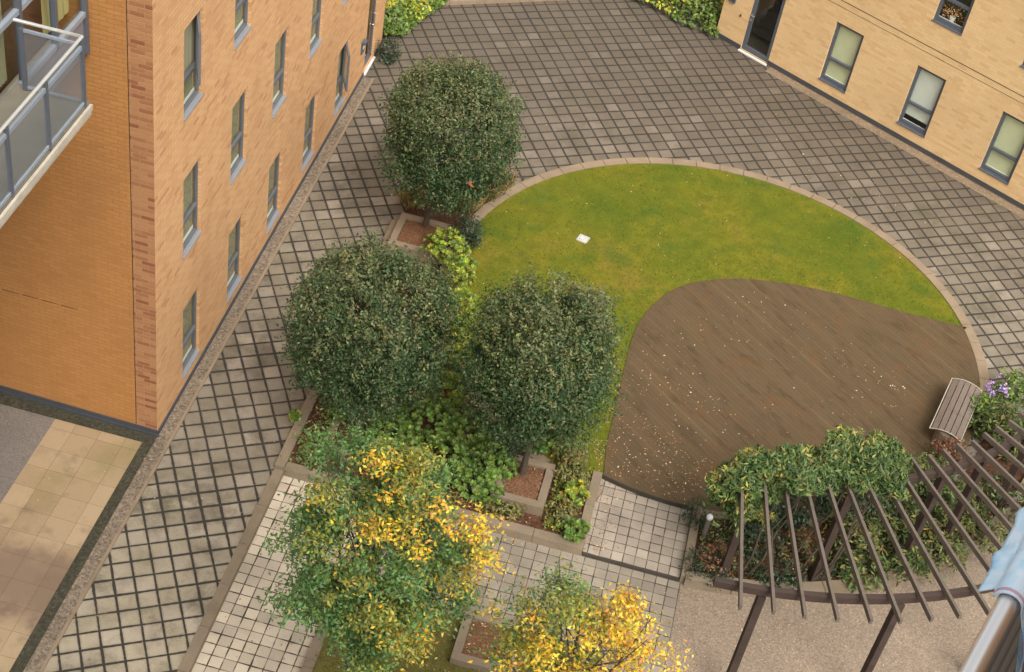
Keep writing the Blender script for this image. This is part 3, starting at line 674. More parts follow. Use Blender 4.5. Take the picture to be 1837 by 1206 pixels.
# ------------------------------------------------------------------ RIGHT BUILDING
RB = empty('brick_building', (R0[0], R0[1], 0), AR, 'pale yellow brick building with dark framed windows and a glazed door', 'building')
HR = 9.0
winsR = [(2.251*i, 0.386) for i in range(0, 4)] + [(2.20, 3.13), (4.47, 3.13), (6.72, 3.13)] + [(-0.05, 3.13)]
holesR = [(u, u+WW, z, z+WH) for u, z in winsR] + [(-2.27, -1.44, 0.03, 2.13)]
m = MB(); facade(m, lambda u, w, z: (u, w, z), -3.065, 9.0, 0, HR, holesR, 0.085)
m.quad((-3.065, 8, 0), (-3.065, 0, 0), (-3.065, 0, HR), (-3.065, 8, HR)); m.build('wall', m_brickR, RB)
m = MB(); m.v = [(-3.065, 0, HR), (9, 0, HR), (9, 8, HR), (-3.065, 8, HR)]; m.f = [(0, 1, 2, 3)]; m.build('roof', m_roof, RB)
m = MB(); m.box(-3.07, -2.28, -.028, -.004, 0.0, .12); m.box(-1.43, 9, -.028, -.004, 0.03, .075); m.box(-1.43, 9, -.022, -.004, .08, .13); m.build('plinth', m_plinth, RB)
m = MB(); m.box(-1.0, 9, -.004, .012, 2.505, 2.519); m.box(-1.0, 9, -.003, .012, 2.352, 2.360); m.build('course_joint', m_crack, RB)
wR = make_window(RB, 0.05, m_frame, m_glass, m_blindR, bw=.075, sill_m=m_frame, pleat=0)
wR2 = make_window(RB, 0.05, m_frame, m_glass, m_blindW, bw=.075, sill_m=m_frame, half_blind=True, pleat=0)
wR3 = make_window(RB, 0.05, m_frame, m_glass, None, bw=.075, sill_m=m_frame)
wR.location = (0, 0, .386); wR2.location = (2.251, 0, .386); wR3.location = (2.20, 0, 3.13)
for u, z in winsR:
    if (u, z) in ((0, .386), (2.251, .386), (2.20, 3.13)): continue
    o = copy_tree(wR, RB); o.location = (u, 0, z)
m = MB(); a, b = -2.268, -1.442
m.box(a, a+.10, .02, .08, .035, 2.128); m.box(b-.085, b, .02, .08, .035, 2.128); m.box(a+.101, b-.086, .021, .079, .035, .16); m.box(a+.101, b-.086, .021, .079, 2.03, 2.127)
dr = m.build('door', m_frame, RB, bevel=.004)
m = MB(); m.quad((a+.09, .055, .15), (b-.08, .055, .15), (b-.08, .055, 2.04), (a+.09, .055, 2.04)); m.build('pane', m_glass, dr)
m = MB()
for k in range(8): m.box(a-.3, b+.3, .9+.25*k, 1.15+.25*k, 0.03, .17*(k+1))
m.build('stairs', simple('dark_stair', (0.06, 0.058, 0.05), 0.7), dr)
m = MB(); m.box(a-.5, b+.3, 2.6, 2.62, 0, 2.4); m.box(b+.05, b+.07, .12, 2.6, 0, 2.4); m.build('hall_wall', simple('hall_plaster', (0.30, 0.22, 0.14), 0.8), dr)
m = MB(); m.tube([(a+.05, .018, 1.02), (a+.05, -.04, 1.02), (a+.16, -.04, 1.02)], .013, 6); m.box(a+.035, a+.075, .0, .019, .84, .90); m.build('handle', m_steel, dr)
m = MB(); m.box(-2.93, -2.74, -.05, -.004, 1.08, 1.50); ic = m.build('intercom', m_frame, RB, bevel=.006)
m = MB(); m.box(-2.90, -2.77, -.056, -.051, 1.15, 1.30); m.build('panel', m_dark, ic)
m = MB(); m.box(-2.53, -2.49, -.02, -.004, .82, .89); m.build('bell_push', simple('brass', (.25, .13, .04), .4, .6), RB)

# ------------------------------------------------------------------ PERGOLA
ZR = 2.60
PG = empty('pergola', (CC[0], CC[1], 0), 0, 'brown timber pergola of fanned rafters on two curved beams', 'pergola')
rg = random.Random(3)
inner = {5: 5.98}
for k in range(20):
    ang = -89.5 + 3.0*k + rg.uniform(-.12, .12); r0 = 6.08+rg.uniform(-.03, .03); r1 = 9.15+rg.uniform(-.02, .03)
    m = MB(); a = rad(ang); dx, dy = math.cos(a), math.sin(a)
    def fn(x, y, z): return (x*dx-y*dy, x*dy+y*dx, z)
    m.box(r0, r1, -.024, .024, ZR-.095, ZR, fn); m.build('rafter', m_raft, PG, bevel=.004)
for (rr, a0, a1) in ((8.70, -92, -24), (6.43, -92, -24)):
    m = MB(); m.ring([(rr*math.cos(rad(a0+(a1-a0)*i/60))+.0, rr*math.sin(rad(a0+(a1-a0)*i/60))) for i in range(61)], [((rr-.09)*math.cos(rad(a0+(a1-a0)*i/60)), (rr-.09)*math.sin(rad(a0+(a1-a0)*i/60))) for i in range(61)], ZR-.235, ZR-.10)
    for i in range(60):                       # underside
        q = i*4; m.f.append((q+3, q+7, q+4, q+0))
    m.build('beam', m_beam, PG)
def post(r_, ang, zb):
    a = rad(ang); m = MB(); x, y = r_*math.cos(a), r_*math.sin(a); s = .06
    def fn(u, v, z): return (x+u*math.cos(a)-v*math.sin(a), y+u*math.sin(a)+v*math.cos(a), z)
    m.box(-s, s, -s, s, zb, ZR-.262, fn); m.build('post', m_beam, PG, bevel=.006)
for ang in (-87.1, -73.0, -59.0, -45.0, -31.0): post(8.655, ang, -.12)
for ang in (-87.1, -73.0, -57.6, -49.5, -35.0): post(6.385, ang, -.0)

# ------------------------------------------------------------------ BENCH
bc = at(1716, 733, .45); bd = np.array([.34, .94]); ba = math.atan2(bd[1], bd[0])
BN = empty('bench', (bc[0], bc[1], 0.055), ba, 'curved slatted wooden bench with pale metal edges at the deck rim', 'bench')
def bz(y): return .45 - .075*(y/.29)**2 + .0
for k in range(5):
    m = MB(); y0 = -.285+k*.114; y1 = y0+.100; L = .80
    for ya, yb in ((y0, y1),):
        i = len(m.v)
        for x in (-L, L):
            m.v += [(x, ya, bz(ya)-.028), (x, yb, bz(yb)-.028), (x, yb, bz(yb)), (x, ya, bz(ya))]
        m.f += [(i,i+1,i+2,i+3)[::-1], (i+4,i+5,i+6,i+7), (i+3,i+2,i+6,i+7), (i,i+4,i+5,i+1), (i,i+3,i+7,i+4), (i+1,i+5,i+6,i+2)]
    m.build('slat', m_bench, BN, bevel=.004)
m = MB()
for y in (-.30, .30): m.tube([(-.82, y, bz(y)+.005), (.82, y, bz(y)+.005)], .010, 6)
for x in (-.815, .815): m.tube([(x, -.30+.6*i/10, bz(-.30+.6*i/10)+.005) for i in range(11)], .008, 6)
m.build('frame', simple('dull_bench_edge', (.46, .41, .33), .5), BN)
for x in (-.62, .62):
    m = MB(); m.tube([(x, 0, 0), (x, 0, .34), (x, 0, .40)], [.19, .19, .15], 20); m.build('pedestal', m_wallc, BN)

# ------------------------------------------------------------------ BOLLARD LIGHT, DRAIN COVER
bp = at(1261, 964, .05)
BL = empty('bollard_light', (bp[0], bp[1], 0.03), 0, 'short bollard light with white domed head beside the climber', 'bollard light')
m = MB(); m.tube([(0, 0, 0), (0, 0, .50)], .045, 16); m.build('post', simple('bollard_grey', (.15, .12, .10), .5), BL)
m = MB(); m.tube([(0, 0, .505), (0, 0, .55), (0, 0, .585), (0, 0, .60)], [.052, .058, .042, .012], 18); m.build('head', m_white, BL, smooth=True)
dp = at(1046, 429, .04)
DC = empty('drain_cover', (dp[0], dp[1], .036), rad(-18), 'small pale square drain cover set in the lawn', 'drain cover')
m = MB(); s = .115; m.box(-s, s, -s, -s+.02, 0, .018); m.box(-s, s, s-.02, s, 0, .018); m.box(-s, -s+.02, -s+.021, s-.021, 0, .018); m.box(s-.02, s, -s+.021, s-.021, 0, .018); m.build('rim', m_rail, DC)
m = MB(); m.box(-s+.022, s-.022, -s+.022, s-.022, 0, .012)
for k in range(4): m.box(-s+.04, s-.04, -s+.045+k*.045, -s+.057+k*.045, .012, .017)
m.build('lid', simple('pale_lid', (.55, .54, .50), .6), DC)

# ------------------------------------------------------------------ TREES AND PLANTS
def crown_leaves(rng, R, ntw, nl, spread, shell, lump, seed, gap=0.0, tw_len=0.10, bump=.6):
    d = unit(rng.normal(size=(ntw, 3)))
    rr = 1 - np.abs(rng.normal(0, shell, ntw)); rr = np.clip(rr, .25, 1.0)
    rr *= 1 + lump*(vnoise(d, 2.3, seed)-.5)*2 + lump*bump*(vnoise(d, 5.0, seed+1)-.5)*2
    P = d*rr[:, None]*np.array(R)
    if gap:
        k = vnoise(P, 2.4, seed+5) > gap; P = P[k]; d = d[k]
    n = len(P); tip = unit(d*.7 + np.array([0, 0, .55]) + rng.normal(0, .45, (n, 3)))
    s = rng.random((n, nl)); LP = P[:, None] + tip[:, None]*(s[..., None]*tw_len) + rng.normal(0, spread, (n, nl, 3))
    LN = unit((d[:, None]*.5 + np.array([0, 0, .45]) + rng.normal(0, .55, (n, nl, 3))).reshape(-1, 3))
    return LP.reshape(-1, 3), LN, np.repeat(d, nl, 0)
def limbs(rng, m, base, top, R, r0, nl, lean=0.0, start=.35):
    base = Vector(base); top = Vector(top); pts = []
    for i in range(9):
        s = i/8; p = base.lerp(top, s); p += Vector((math.sin(s*5+lean)*.03, math.cos(s*4+lean)*.03, 0))*min(1, s*3); pts.append(p)
    m.tube(pts, [r0*(1.25 if i == 0 else 1)*(1-.75*i/8) for i in range(9)], 9)
    for k in range(nl):
        s = start + (.95-start)*k/max(1, nl-1); p = base.lerp(top, s); a = k*2.4+rng.random(); el = rng.uniform(.15, .9)
        q = top + Vector((math.cos(a)*R[0]*.8*math.cos(el*.9), math.sin(a)*R[1]*.8*math.cos(el*.9), R[2]*(el-.45)))
        mid = p.lerp(q, .5) + Vector((0, 0, .12)); rr = r0*(1-.75*s)*.55
        m.tube([p, p.lerp(mid, .5)+Vector((0, 0, .03)), mid, mid.lerp(q, .5), q], [rr, rr*.85, rr*.65, rr*.45, rr*.2], 6)
        for j in range(3):
            w_ = mid.lerp(q, .2+.25*j); e = w_ + Vector((rng.normal(0, .2), rng.normal(0, .2), rng.uniform(.05, .3))); m.tube([w_, w_.lerp(e, .6), e], [rr*.4, rr*.3, rr*.12], 5)
def holly(label, base, zb, cz, off, R, seed, ntw=2300, red=None):
    rng = np.random.default_rng(seed); b = at(*base, zb)
    T = empty('round_tree', (b[0], b[1], zb), 0, label, 'tree', 'round clipped evergreen trees')
    m = MB(); limbs(rng, m, (0, 0, -.15), (off[0], off[1], cz-zb+R[2]*.35), R, .065, 16, seed, .45); m.build('trunk', m_bark, T)
    P, N, D = crown_leaves(rng, R, int(ntw*.95), 14, .060, .13, .17, seed, .27, .22, 1.15)
    P2, N2, D2 = crown_leaves(rng, np.array(R)*.80, 700, 12, .07, .22, .10, seed+40, .0, .18)   # leaves deeper in the crown
    P = np.concatenate([P, P2]); N = np.concatenate([N, N2])
    # sprigs of new growth standing out of the top
    ns = 270; d = unit(np.concatenate([np.stack([rng.normal(0, .75, ns-80), rng.normal(0, .75, ns-80), np.abs(rng.normal(.75, .3, ns-80))], 1), rng.normal(size=(80, 3))]))
    sp0 = d*np.array(R)*.97; sl = rng.uniform(.10, .38, ns); k = 12; s = rng.random((ns, k))
    SP = (sp0[:, None] + (d*.35+np.array([0, 0, .85]))[:, None]*(s*sl[:, None])[..., None] + rng.normal(0, .018, (ns, k, 3))).reshape(-1, 3)
    SN = unit(rng.normal(0, .6, (ns*k, 3))+np.array([0, 0, .5]))
    dark = palette(rng, len(P), [(0.0320, 0.0645, 0.0223), (0.0472, 0.0871, 0.0290), (0.0691, 0.1098, 0.0394), (0.1096, 0.1307, 0.0480), (0.1685, 0.1569, 0.0599)], [4, 5, 3, 1.0, .12], .15)
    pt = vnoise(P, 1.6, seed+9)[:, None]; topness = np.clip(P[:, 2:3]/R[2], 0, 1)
    young_lit = 0.92*palette(rng, len(P), [(0.1152, 0.1332, 0.0518), (0.1692, 0.1692, 0.0720), (0.1440, 0.1584, 0.0720)], [3, 2, 1.5], .2)
    pick = (rng.random((len(P), 1)) < (.08+.75*topness*np.clip(pt*1.8-.25, 0, 1)))  # paler towards the top: new growth, plus light on upward leaves painted in
    C = np.where(pick, young_lit, dark)
    CS = palette(rng, len(SP), [(0.1520, 0.1680, 0.0640), (0.2000, 0.2000, 0.0800), (0.1120, 0.1440, 0.0480), (0.2240, 0.1680, 0.0640)], [3, 3, 2, .6], .2)
    P = np.concatenate([P, SP]); N = np.concatenate([N, SN]); C = np.concatenate([C, CS])
    if red is not None:
        q = np.array(red)+rng.normal(0, .028, (14, 3)); P = np.concatenate([P, q]); N = np.concatenate([N, np.tile([0, -.7, .7], (14, 1))+rng.normal(0, .3, (14, 3))]); C = np.concatenate([C, palette(rng, 14, [(.50, .13, .08), (.42, .10, .06)], [1, 1])])
    P = P + np.array([off[0], off[1], cz-zb])
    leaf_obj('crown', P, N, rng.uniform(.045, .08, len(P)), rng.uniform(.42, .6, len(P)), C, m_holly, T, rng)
    return T
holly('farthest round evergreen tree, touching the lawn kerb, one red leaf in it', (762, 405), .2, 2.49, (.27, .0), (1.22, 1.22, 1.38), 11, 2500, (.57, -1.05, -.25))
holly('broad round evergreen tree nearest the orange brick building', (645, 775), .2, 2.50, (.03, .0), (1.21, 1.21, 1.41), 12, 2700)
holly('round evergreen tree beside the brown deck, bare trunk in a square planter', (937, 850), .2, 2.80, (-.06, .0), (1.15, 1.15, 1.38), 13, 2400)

def autumn(label, loc, zb, cz, off, R, seed, K, per, yb, lf=(.048, .082)):
    rng = np.random.default_rng(seed)
    T = empty('autumn_tree', (loc[0], loc[1], zb), 0, label, 'tree', 'small yellowing trees on the paved path')
    m = MB(); limbs(rng, m, (0, 0, -.1), (off[0], off[1], cz-zb+R[2]*.55), R, .06, 16, seed, .35); m.build('trunk', m_bark, T)
    d = unit(rng.normal(size=(K, 3))); rr = rng.uniform(.22, 1.0, K)**.5
    rr *= 1+.34*(vnoise(d, 2.6, seed)-.5)*2
    cen = d*rr[:, None]*np.array(R)*.92
    cr = rng.uniform(.12, .30, K); P = []; N = []; ci = []
    for k in range(K):
        n = int(per*(cr[k]/.2)**2*rng.uniform(.6, 1.2)); q = rng.normal(0, 1, (n, 3))*np.array([1, 1, .45])*cr[k]*.56
        P.append(cen[k]+q); N.append(unit(q*.6/cr[k]+np.array([0, 0, .8])+rng.normal(0, .5, (n, 3)))); ci.append(np.full(n, k))
    P = np.concatenate(P); N = np.concatenate(N); ci = np.concatenate(ci)
    y = vnoise(cen, 1.15, seed+3)*.60 + .40*rng.random(K) + yb(cen/np.array(R)); y = y[ci] + rng.normal(0, .05, len(P))
    green = palette(rng, len(P), [(0.0792, 0.1716, 0.0452), (0.1214, 0.2330, 0.0588), (0.1690, 0.2881, 0.0792)], [3, 4, 2], .2)
    lime = palette(rng, len(P), [(0.2210, 0.2465, 0.0510), (0.3060, 0.2975, 0.0510), (0.3910, 0.3400, 0.0510)], [2, 2, 1], .15)
    yel = palette(rng, len(P), [(.74, .55, .045), (.74, .44, .035), (.68, .30, .035), (.50, .21, .045)], [4, 2.4, .9, .4], .14)
    C = np.where((y > .75)[:, None], yel, np.where((y > .60)[:, None], lime, green))
    P += np.array([off[0], off[1], cz-zb])
    leaf_obj('crown', P, N, rng.uniform(*lf, len(P)), rng.uniform(.42, .58, len(P)), C, m_leaf, T, rng, fold=.14)
    return T
b4 = at(600, 1320, -.1); b5 = at(960, 1480, -.1)
autumn('larger yellowing tree, its orange and yellow top over green lower leaves', b4, -.06, 4.10, (.24, .10), (1.45, 1.45, 1.72), 21, 235, 128, lambda c: .20*c[:, 2]+.27*c[:, 0]+.05)
autumn('smaller yellowing tree at the bottom edge, mostly yellow and orange', b5, -.06, 3.85, (-.14, .0), (1.25, 1.25, 1.30), 24, 120, 92, lambda c: .18*c[:, 2]+.08*c[:, 0]+.19)

GREEN = [(.085, .15, .024), (.13, .21, .032), (.18, .26, .042)]
LIME = [(0.1872, 0.2560, 0.0255), (0.2592, 0.3200, 0.0298), (0.3312, 0.3600, 0.0382), (0.1224, 0.1840, 0.0255)]
OLIVE = [(.17, .185, .045), (.23, .215, .05), (.26, .165, .05), (.10, .12, .032)]
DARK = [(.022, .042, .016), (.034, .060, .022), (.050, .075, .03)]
LAUREL = [(.070, .105, .030), (.100, .140, .040), (.15, .175, .055), (.20, .175, .05), (.040, .065, .020)]
STRAW = [(.44, .30, .13), (.54, .39, .18), (.32, .19, .08), (.30, .26, .09)]
RUST = [(.24, .105, .055), (.30, .15, .08), (.16, .075, .04)]
YGREEN = [(0.1275, 0.1886, 0.0255), (0.2250, 0.2788, 0.0298), (0.4200, 0.4100, 0.0382), (0.0750, 0.1312, 0.0255)]
def shrub(label, px, py, z, R, n, lf, pal, seed, name='shrub', cat='shrub', group='shrubs in the planting beds', asp=(.4, .6), wts=None, gap=.25, mat=None, zb=.03, up=.45, loc=None, ros=False):
    rng = np.random.default_rng(seed); b = loc if loc is not None else at(px, py, z); R = np.array(R)
    S = empty(name, (b[0], b[1], zb), 0, label, cat, group)
    m = MB()
    for k in range(7):
        a = k*.9+rng.random(); q = Vector((math.cos(a)*R[0]*.6, math.sin(a)*R[1]*.6, (z-zb)+R[2]*.3*rng.random())); m.tube([(0, 0, -.05), q*.5+Vector((0, 0, .05)), q], [.014, .010, .004], 5)
    m.build('stem', m_bark, S)
    ntw = n//9; P, N, D = crown_leaves(rng, R, ntw, 9, .03+.05*min(R), .22, .18, seed, gap, min(.12, .4*min(R)))
    N = unit(N+np.array([0, 0, up])); C = palette(rng, len(P), pal, wts or [1]*len(pal), .2)
    if ros:                                    # leaves sit in small flat rosettes at the shoot tips
        nr = int(n/10); d = unit(rng.normal(size=(nr, 3))+np.array([0, 0, .35])); rr = np.clip(1-np.abs(rng.normal(0, .20, nr)), .35, 1)*(1+.22*(vnoise(d, 2.2, seed)-.5)*2)
        cc = d*rr[:, None]*R; ax = unit(d*.5+np.array([0, -.1, .75])+rng.normal(0, .15, (nr, 3))); t0 = unit(np.cross(ax, rng.normal(size=(nr, 3)))); t1 = np.cross(ax, t0)
        ph = rng.uniform(0, 6.28, (nr, 17)); tl = rng.uniform(.1, .75, (nr, 17)); T = (t0[:, None]*np.cos(ph)[..., None]+t1[:, None]*np.sin(ph)[..., None])*np.cos(tl)[..., None]+ax[:, None]*np.sin(tl)[..., None]
        rl = rng.uniform(.045, .075, (nr, 1))*np.ones((1, 17)); P = (cc[:, None]+T*(rl*.5)[..., None]).reshape(-1, 3); N = (ax[:, None]-T*np.sin(tl)[..., None]+rng.normal(0, .12, T.shape)).reshape(-1, 3); T = T.reshape(-1, 3)
        C = np.repeat(palette(rng, nr, pal, wts or [1]*len(pal), .16), 17, 0)*(1+rng.normal(0, .10, (len(P), 1))); L = rl.reshape(-1)*1.25
        P = P+np.array([0, 0, z-zb]); k = P[:, 2] > .0
        leaf_obj('foliage', P[k], N[k], L[k], .42, C[k], mat or m_leaf, S, rng, T=T[k], fold=.05)
        return S
    P += np.array([0, 0, z-zb]); k = P[:, 2] > .0; P, N, C = P[k], N[k], C[k]
    leaf_obj('foliage', P, N, rng.uniform(*lf, len(P)), rng.uniform(*asp, len(P)), C, mat or m_leaf, S, rng)
    return S
SH = [
 ('lime green shrub at the lawn edge nearest the farthest round tree', 802, 442, .45, (.44, .36, .34), 1300, LIME),
 ('small lime shrub hugging the lawn edge, second from the farthest tree', 826, 488, .45, (.32, .36, .32), 1000, LIME),
 ('small brownish thin shrub behind the broad round tree by the lawn', 800, 520, .3, (.30, .34, .22), 420, OLIVE),
 ('bright lime shrub squeezed between the two nearer round trees, upper', 826, 560, .62, (.34, .50, .40), 1300, LIME),
 ('yellow lime shrub squeezed between the two nearer round trees, lower', 822, 640, .62, (.32, .50, .40), 1300, YGREEN),
 ('yellow flecked shrub at the foot of the gap between two round trees', 806, 705, .58, (.36, .44, .38), 1200, LIME),
 ('bushy mid green shrub below the broad round tree', 768, 756, .50, (.52, .46, .40), 1700, GREEN),
 ('bushy mid green shrub in the middle of the planting bed', 832, 775, .50, (.50, .46, .40), 1700, GREEN),
 ('large green shrub just above the yellowing tree top', 800, 818, .46, (.50, .42, .36), 1500, GREEN),
 ('green shrub left of the square planter corner', 872, 822, .44, (.44, .40, .34), 1400, GREEN),
 ('green shrub touching the planter front at its left corner', 850, 868, .26, (.32, .30, .22), 650, GREEN),
 ('leafy green shrub under the crown of the broad round tree, beside its planter', 700, 770, .42, (.40, .40, .34), 1200, GREEN),
 ('leafy green shrub under the yellowing tree top at the front bed wall', 770, 860, .34, (.46, .30, .28), 1000, GREEN),
 ('leafy green shrub overlapping the rear left corner of the square planter', 900, 838, .36, (.26, .26, .24), 650, GREEN),
 ('leafy green shrub hiding the left corner of the square planter front', 878, 884, .22, (.26, .22, .18), 520, GREEN),
 ('leafy green shrub left of centre in the bed, above the yellowing tree', 735, 815, .36, (.40, .36, .30), 1100, GREEN),
 ('low green plant along the front bed wall left of the planter', 905, 912, .14, (.34, .18, .12), 420, OLIVE),
 ('dark green shrub behind the bare trunk in the planter', 905, 792, .46, (.40, .36, .36), 1100, DARK),
 ('green shrub right of the bare tree trunk', 968, 782, .34, (.40, .34, .28), 800, GREEN),
 ('olive shrub between square planter and grass strip', 1022, 800, .26, (.34, .34, .22), 700, OLIVE),
 ('reddish olive low shrub right of the planter wall', 1022, 838, .20, (.28, .30, .18), 600, OLIVE),
 ('low yellowish plant beside the landing wall', 1030, 885, .16, (.26, .28, .14), 550, YGREEN),
 ('low green plant in front of the planter corner', 1003, 915, .15, (.26, .26, .13), 500, OLIVE),
 ('round green plant in the corner of the front bed wall', 1030, 952, .17, (.24, .22, .16), 480, GREEN),
 ('dark spiky shrub by the lawn kerb beside the farthest planter', 836, 418, .35, (.30, .30, .32), 900, DARK),
 ('small green shrub against the shaded square planter', 606, 742, .24, (.17, .24, .20), 350, GREEN),
 ('small bright weed on the long bed wall', 527, 745, .14, (.10, .12, .08), 130, LIME),
 ('pale green bush at the left corner of the planting bed', 566, 802, .26, (.28, .24, .20), 450, OLIVE),
 ('dark small shrub against the far end of the orange brick wall', 697, 92, .22, (.26, .28, .24), 500, DARK),
]
for k, (lb, px, py, z, R, n, pal) in enumerate(SH): shrub(lb, px, py, z, R, int(n*1.25), (.05, .085), pal, 100+k, ros=(pal in (GREEN, LIME, YGREEN) and py > 430))
def grass_tuft(label, px, py, z, R, n, pal, seed, hgt):
    rng = np.random.default_rng(seed); b = at(px, py, .03); S = empty('dry_grass', (b[0], b[1], .03), 0, label, 'ornamental grass', 'dry grass tufts by the farthest planter')
    a = rng.uniform(0, 2*math.pi, n); r = np.sqrt(rng.random(n))*.55; base = np.stack([np.cos(a)*r*R, np.sin(a)*r*R, np.zeros(n)], 1)
    d = unit(np.stack([np.cos(a)*rng.uniform(.1, .8, n), np.sin(a)*rng.uniform(.1, .8, n), np.ones(n)], 1)); L = rng.uniform(.5, 1, n)*hgt
    P = base + d*(L*.5)[:, None]; N = unit(np.cross(d, rng.normal(size=(n, 3)))); leaf_obj('blades', P, N, L, .06, palette(rng, n, pal, [1]*len(pal)), m_litter, S, rng, T=d, fold=.0)
for k, (lb, px, py, R, n, h) in enumerate([('straw grass tuft under the farthest round tree, at its trunk', 740, 368, .36, 500, .42), ('dry grass clump beneath the middle of the farthest round tree', 838, 372, .36, 500, .55), ('tan dry grass clump along the curved lawn kerb', 872, 352, .40, 700, .6), ('rusty dry grass clump where the kerb meets the farthest tree', 897, 336, .30, 460, .5)]):
    grass_tuft(lb, px, py, 0, R, n, STRAW if k < 3 else RUST+STRAW, 200+k, h)

def ivy(label, poly, hgt, n, seed, lean=None):
    """a sprawling hedge over a ground polygon (world xy)"""
    rng = np.random.default_rng(seed); poly = np.array(poly); lo, hi = poly.min(0), poly.max(0); c = poly.mean(0)
    S = empty('ivy_hedge', (c[0], c[1], 0), 0, label, 'hedge', 'ivy hedges at the far end of the paving')
    P = rng.uniform(lo, hi, (n*3, 2)); ins = np.zeros(len(P), bool); j = len(poly)-1; dist = np.full(len(P), 9.)
    for i in range(len(poly)):
        a, b = poly[i], poly[j]; cond = ((a[1] > P[:, 1]) != (b[1] > P[:, 1])) & (P[:, 0] < (b[0]-a[0])*(P[:, 1]-a[1])/(b[1]-a[1]+1e-12)+a[0]); ins ^= cond
        ab = b-a; tt = np.clip(((P-a)@ab)/(ab@ab), 0, 1); dist = np.minimum(dist, np.linalg.norm(P-a-tt[:, None]*ab, axis=1)); j = i
    P = P[ins][:n]; ds = dist[ins][:n]
    H = hgt*np.clip(ds/.45, .12, 1)**.6*(.65+.6*vnoise(np.c_[P, P[:, 0]*0], 1.6, seed)); z = H*(1-np.abs(rng.normal(0, .22, len(P))))
    Q = np.c_[P-c, np.clip(z, .02, 9)]; N = unit(rng.normal(0, .5, Q.shape)+np.array([0, -.35, .8]))
    pt = vnoise(np.c_[P, z], 1.3, seed+2)+rng.normal(0, .12, len(P))
    C = np.where((pt > (.50 if seed == 301 else .60))[:, None], palette(rng, len(P), [(.58, .52, .04), (.38, .42, .04), (.60, .42, .05)], [2, 2, .6]), palette(rng, len(P), [(.075, .125, .022), (.12, .19, .03), (.19, .26, .04)], [2, 3, 1.5]))
    leaf_obj('foliage', Q, N, rng.uniform(.07, .13, len(Q)), rng.uniform(.6, .85, len(Q)), C, m_leaf, S, rng)
    m = MB()
    for k in range(14):
        q = Q[rng.integers(len(Q))]; m.tube([(q[0], q[1], 0), (q[0]+.05, q[1], q[2]*.5), (q[0], q[1]+.04, q[2]*.8)], [.014, .01, .005], 5)
    m.build('stem', m_bark, S)
ivy('yellow flecked ivy hedge against the far end of the orange brick building', [W(.06, 13.9), at(722, 72, .0)[:2], at(765, 38, 0)[:2], at(805, 6, 0)[:2], at(812, -18, 0)[:2], W(-.4, 17.6), W(-.3, 13.9)], .75, 5200, 301)
ivy('green ivy hedge against the corner of the yellow brick building', [at(1284, 78, 0)[:2], at(1255, 60, 0)[:2], at(1222, 50, 0)[:2], at(1180, 25, 0)[:2], at(1140, 6, 0)[:2], at(1090, -12, 0)[:2], at(1300, -70, 0)[:2], Rw(-3.1, 2.2), Rw(-3.1, .15)], .8, 5200, 302)

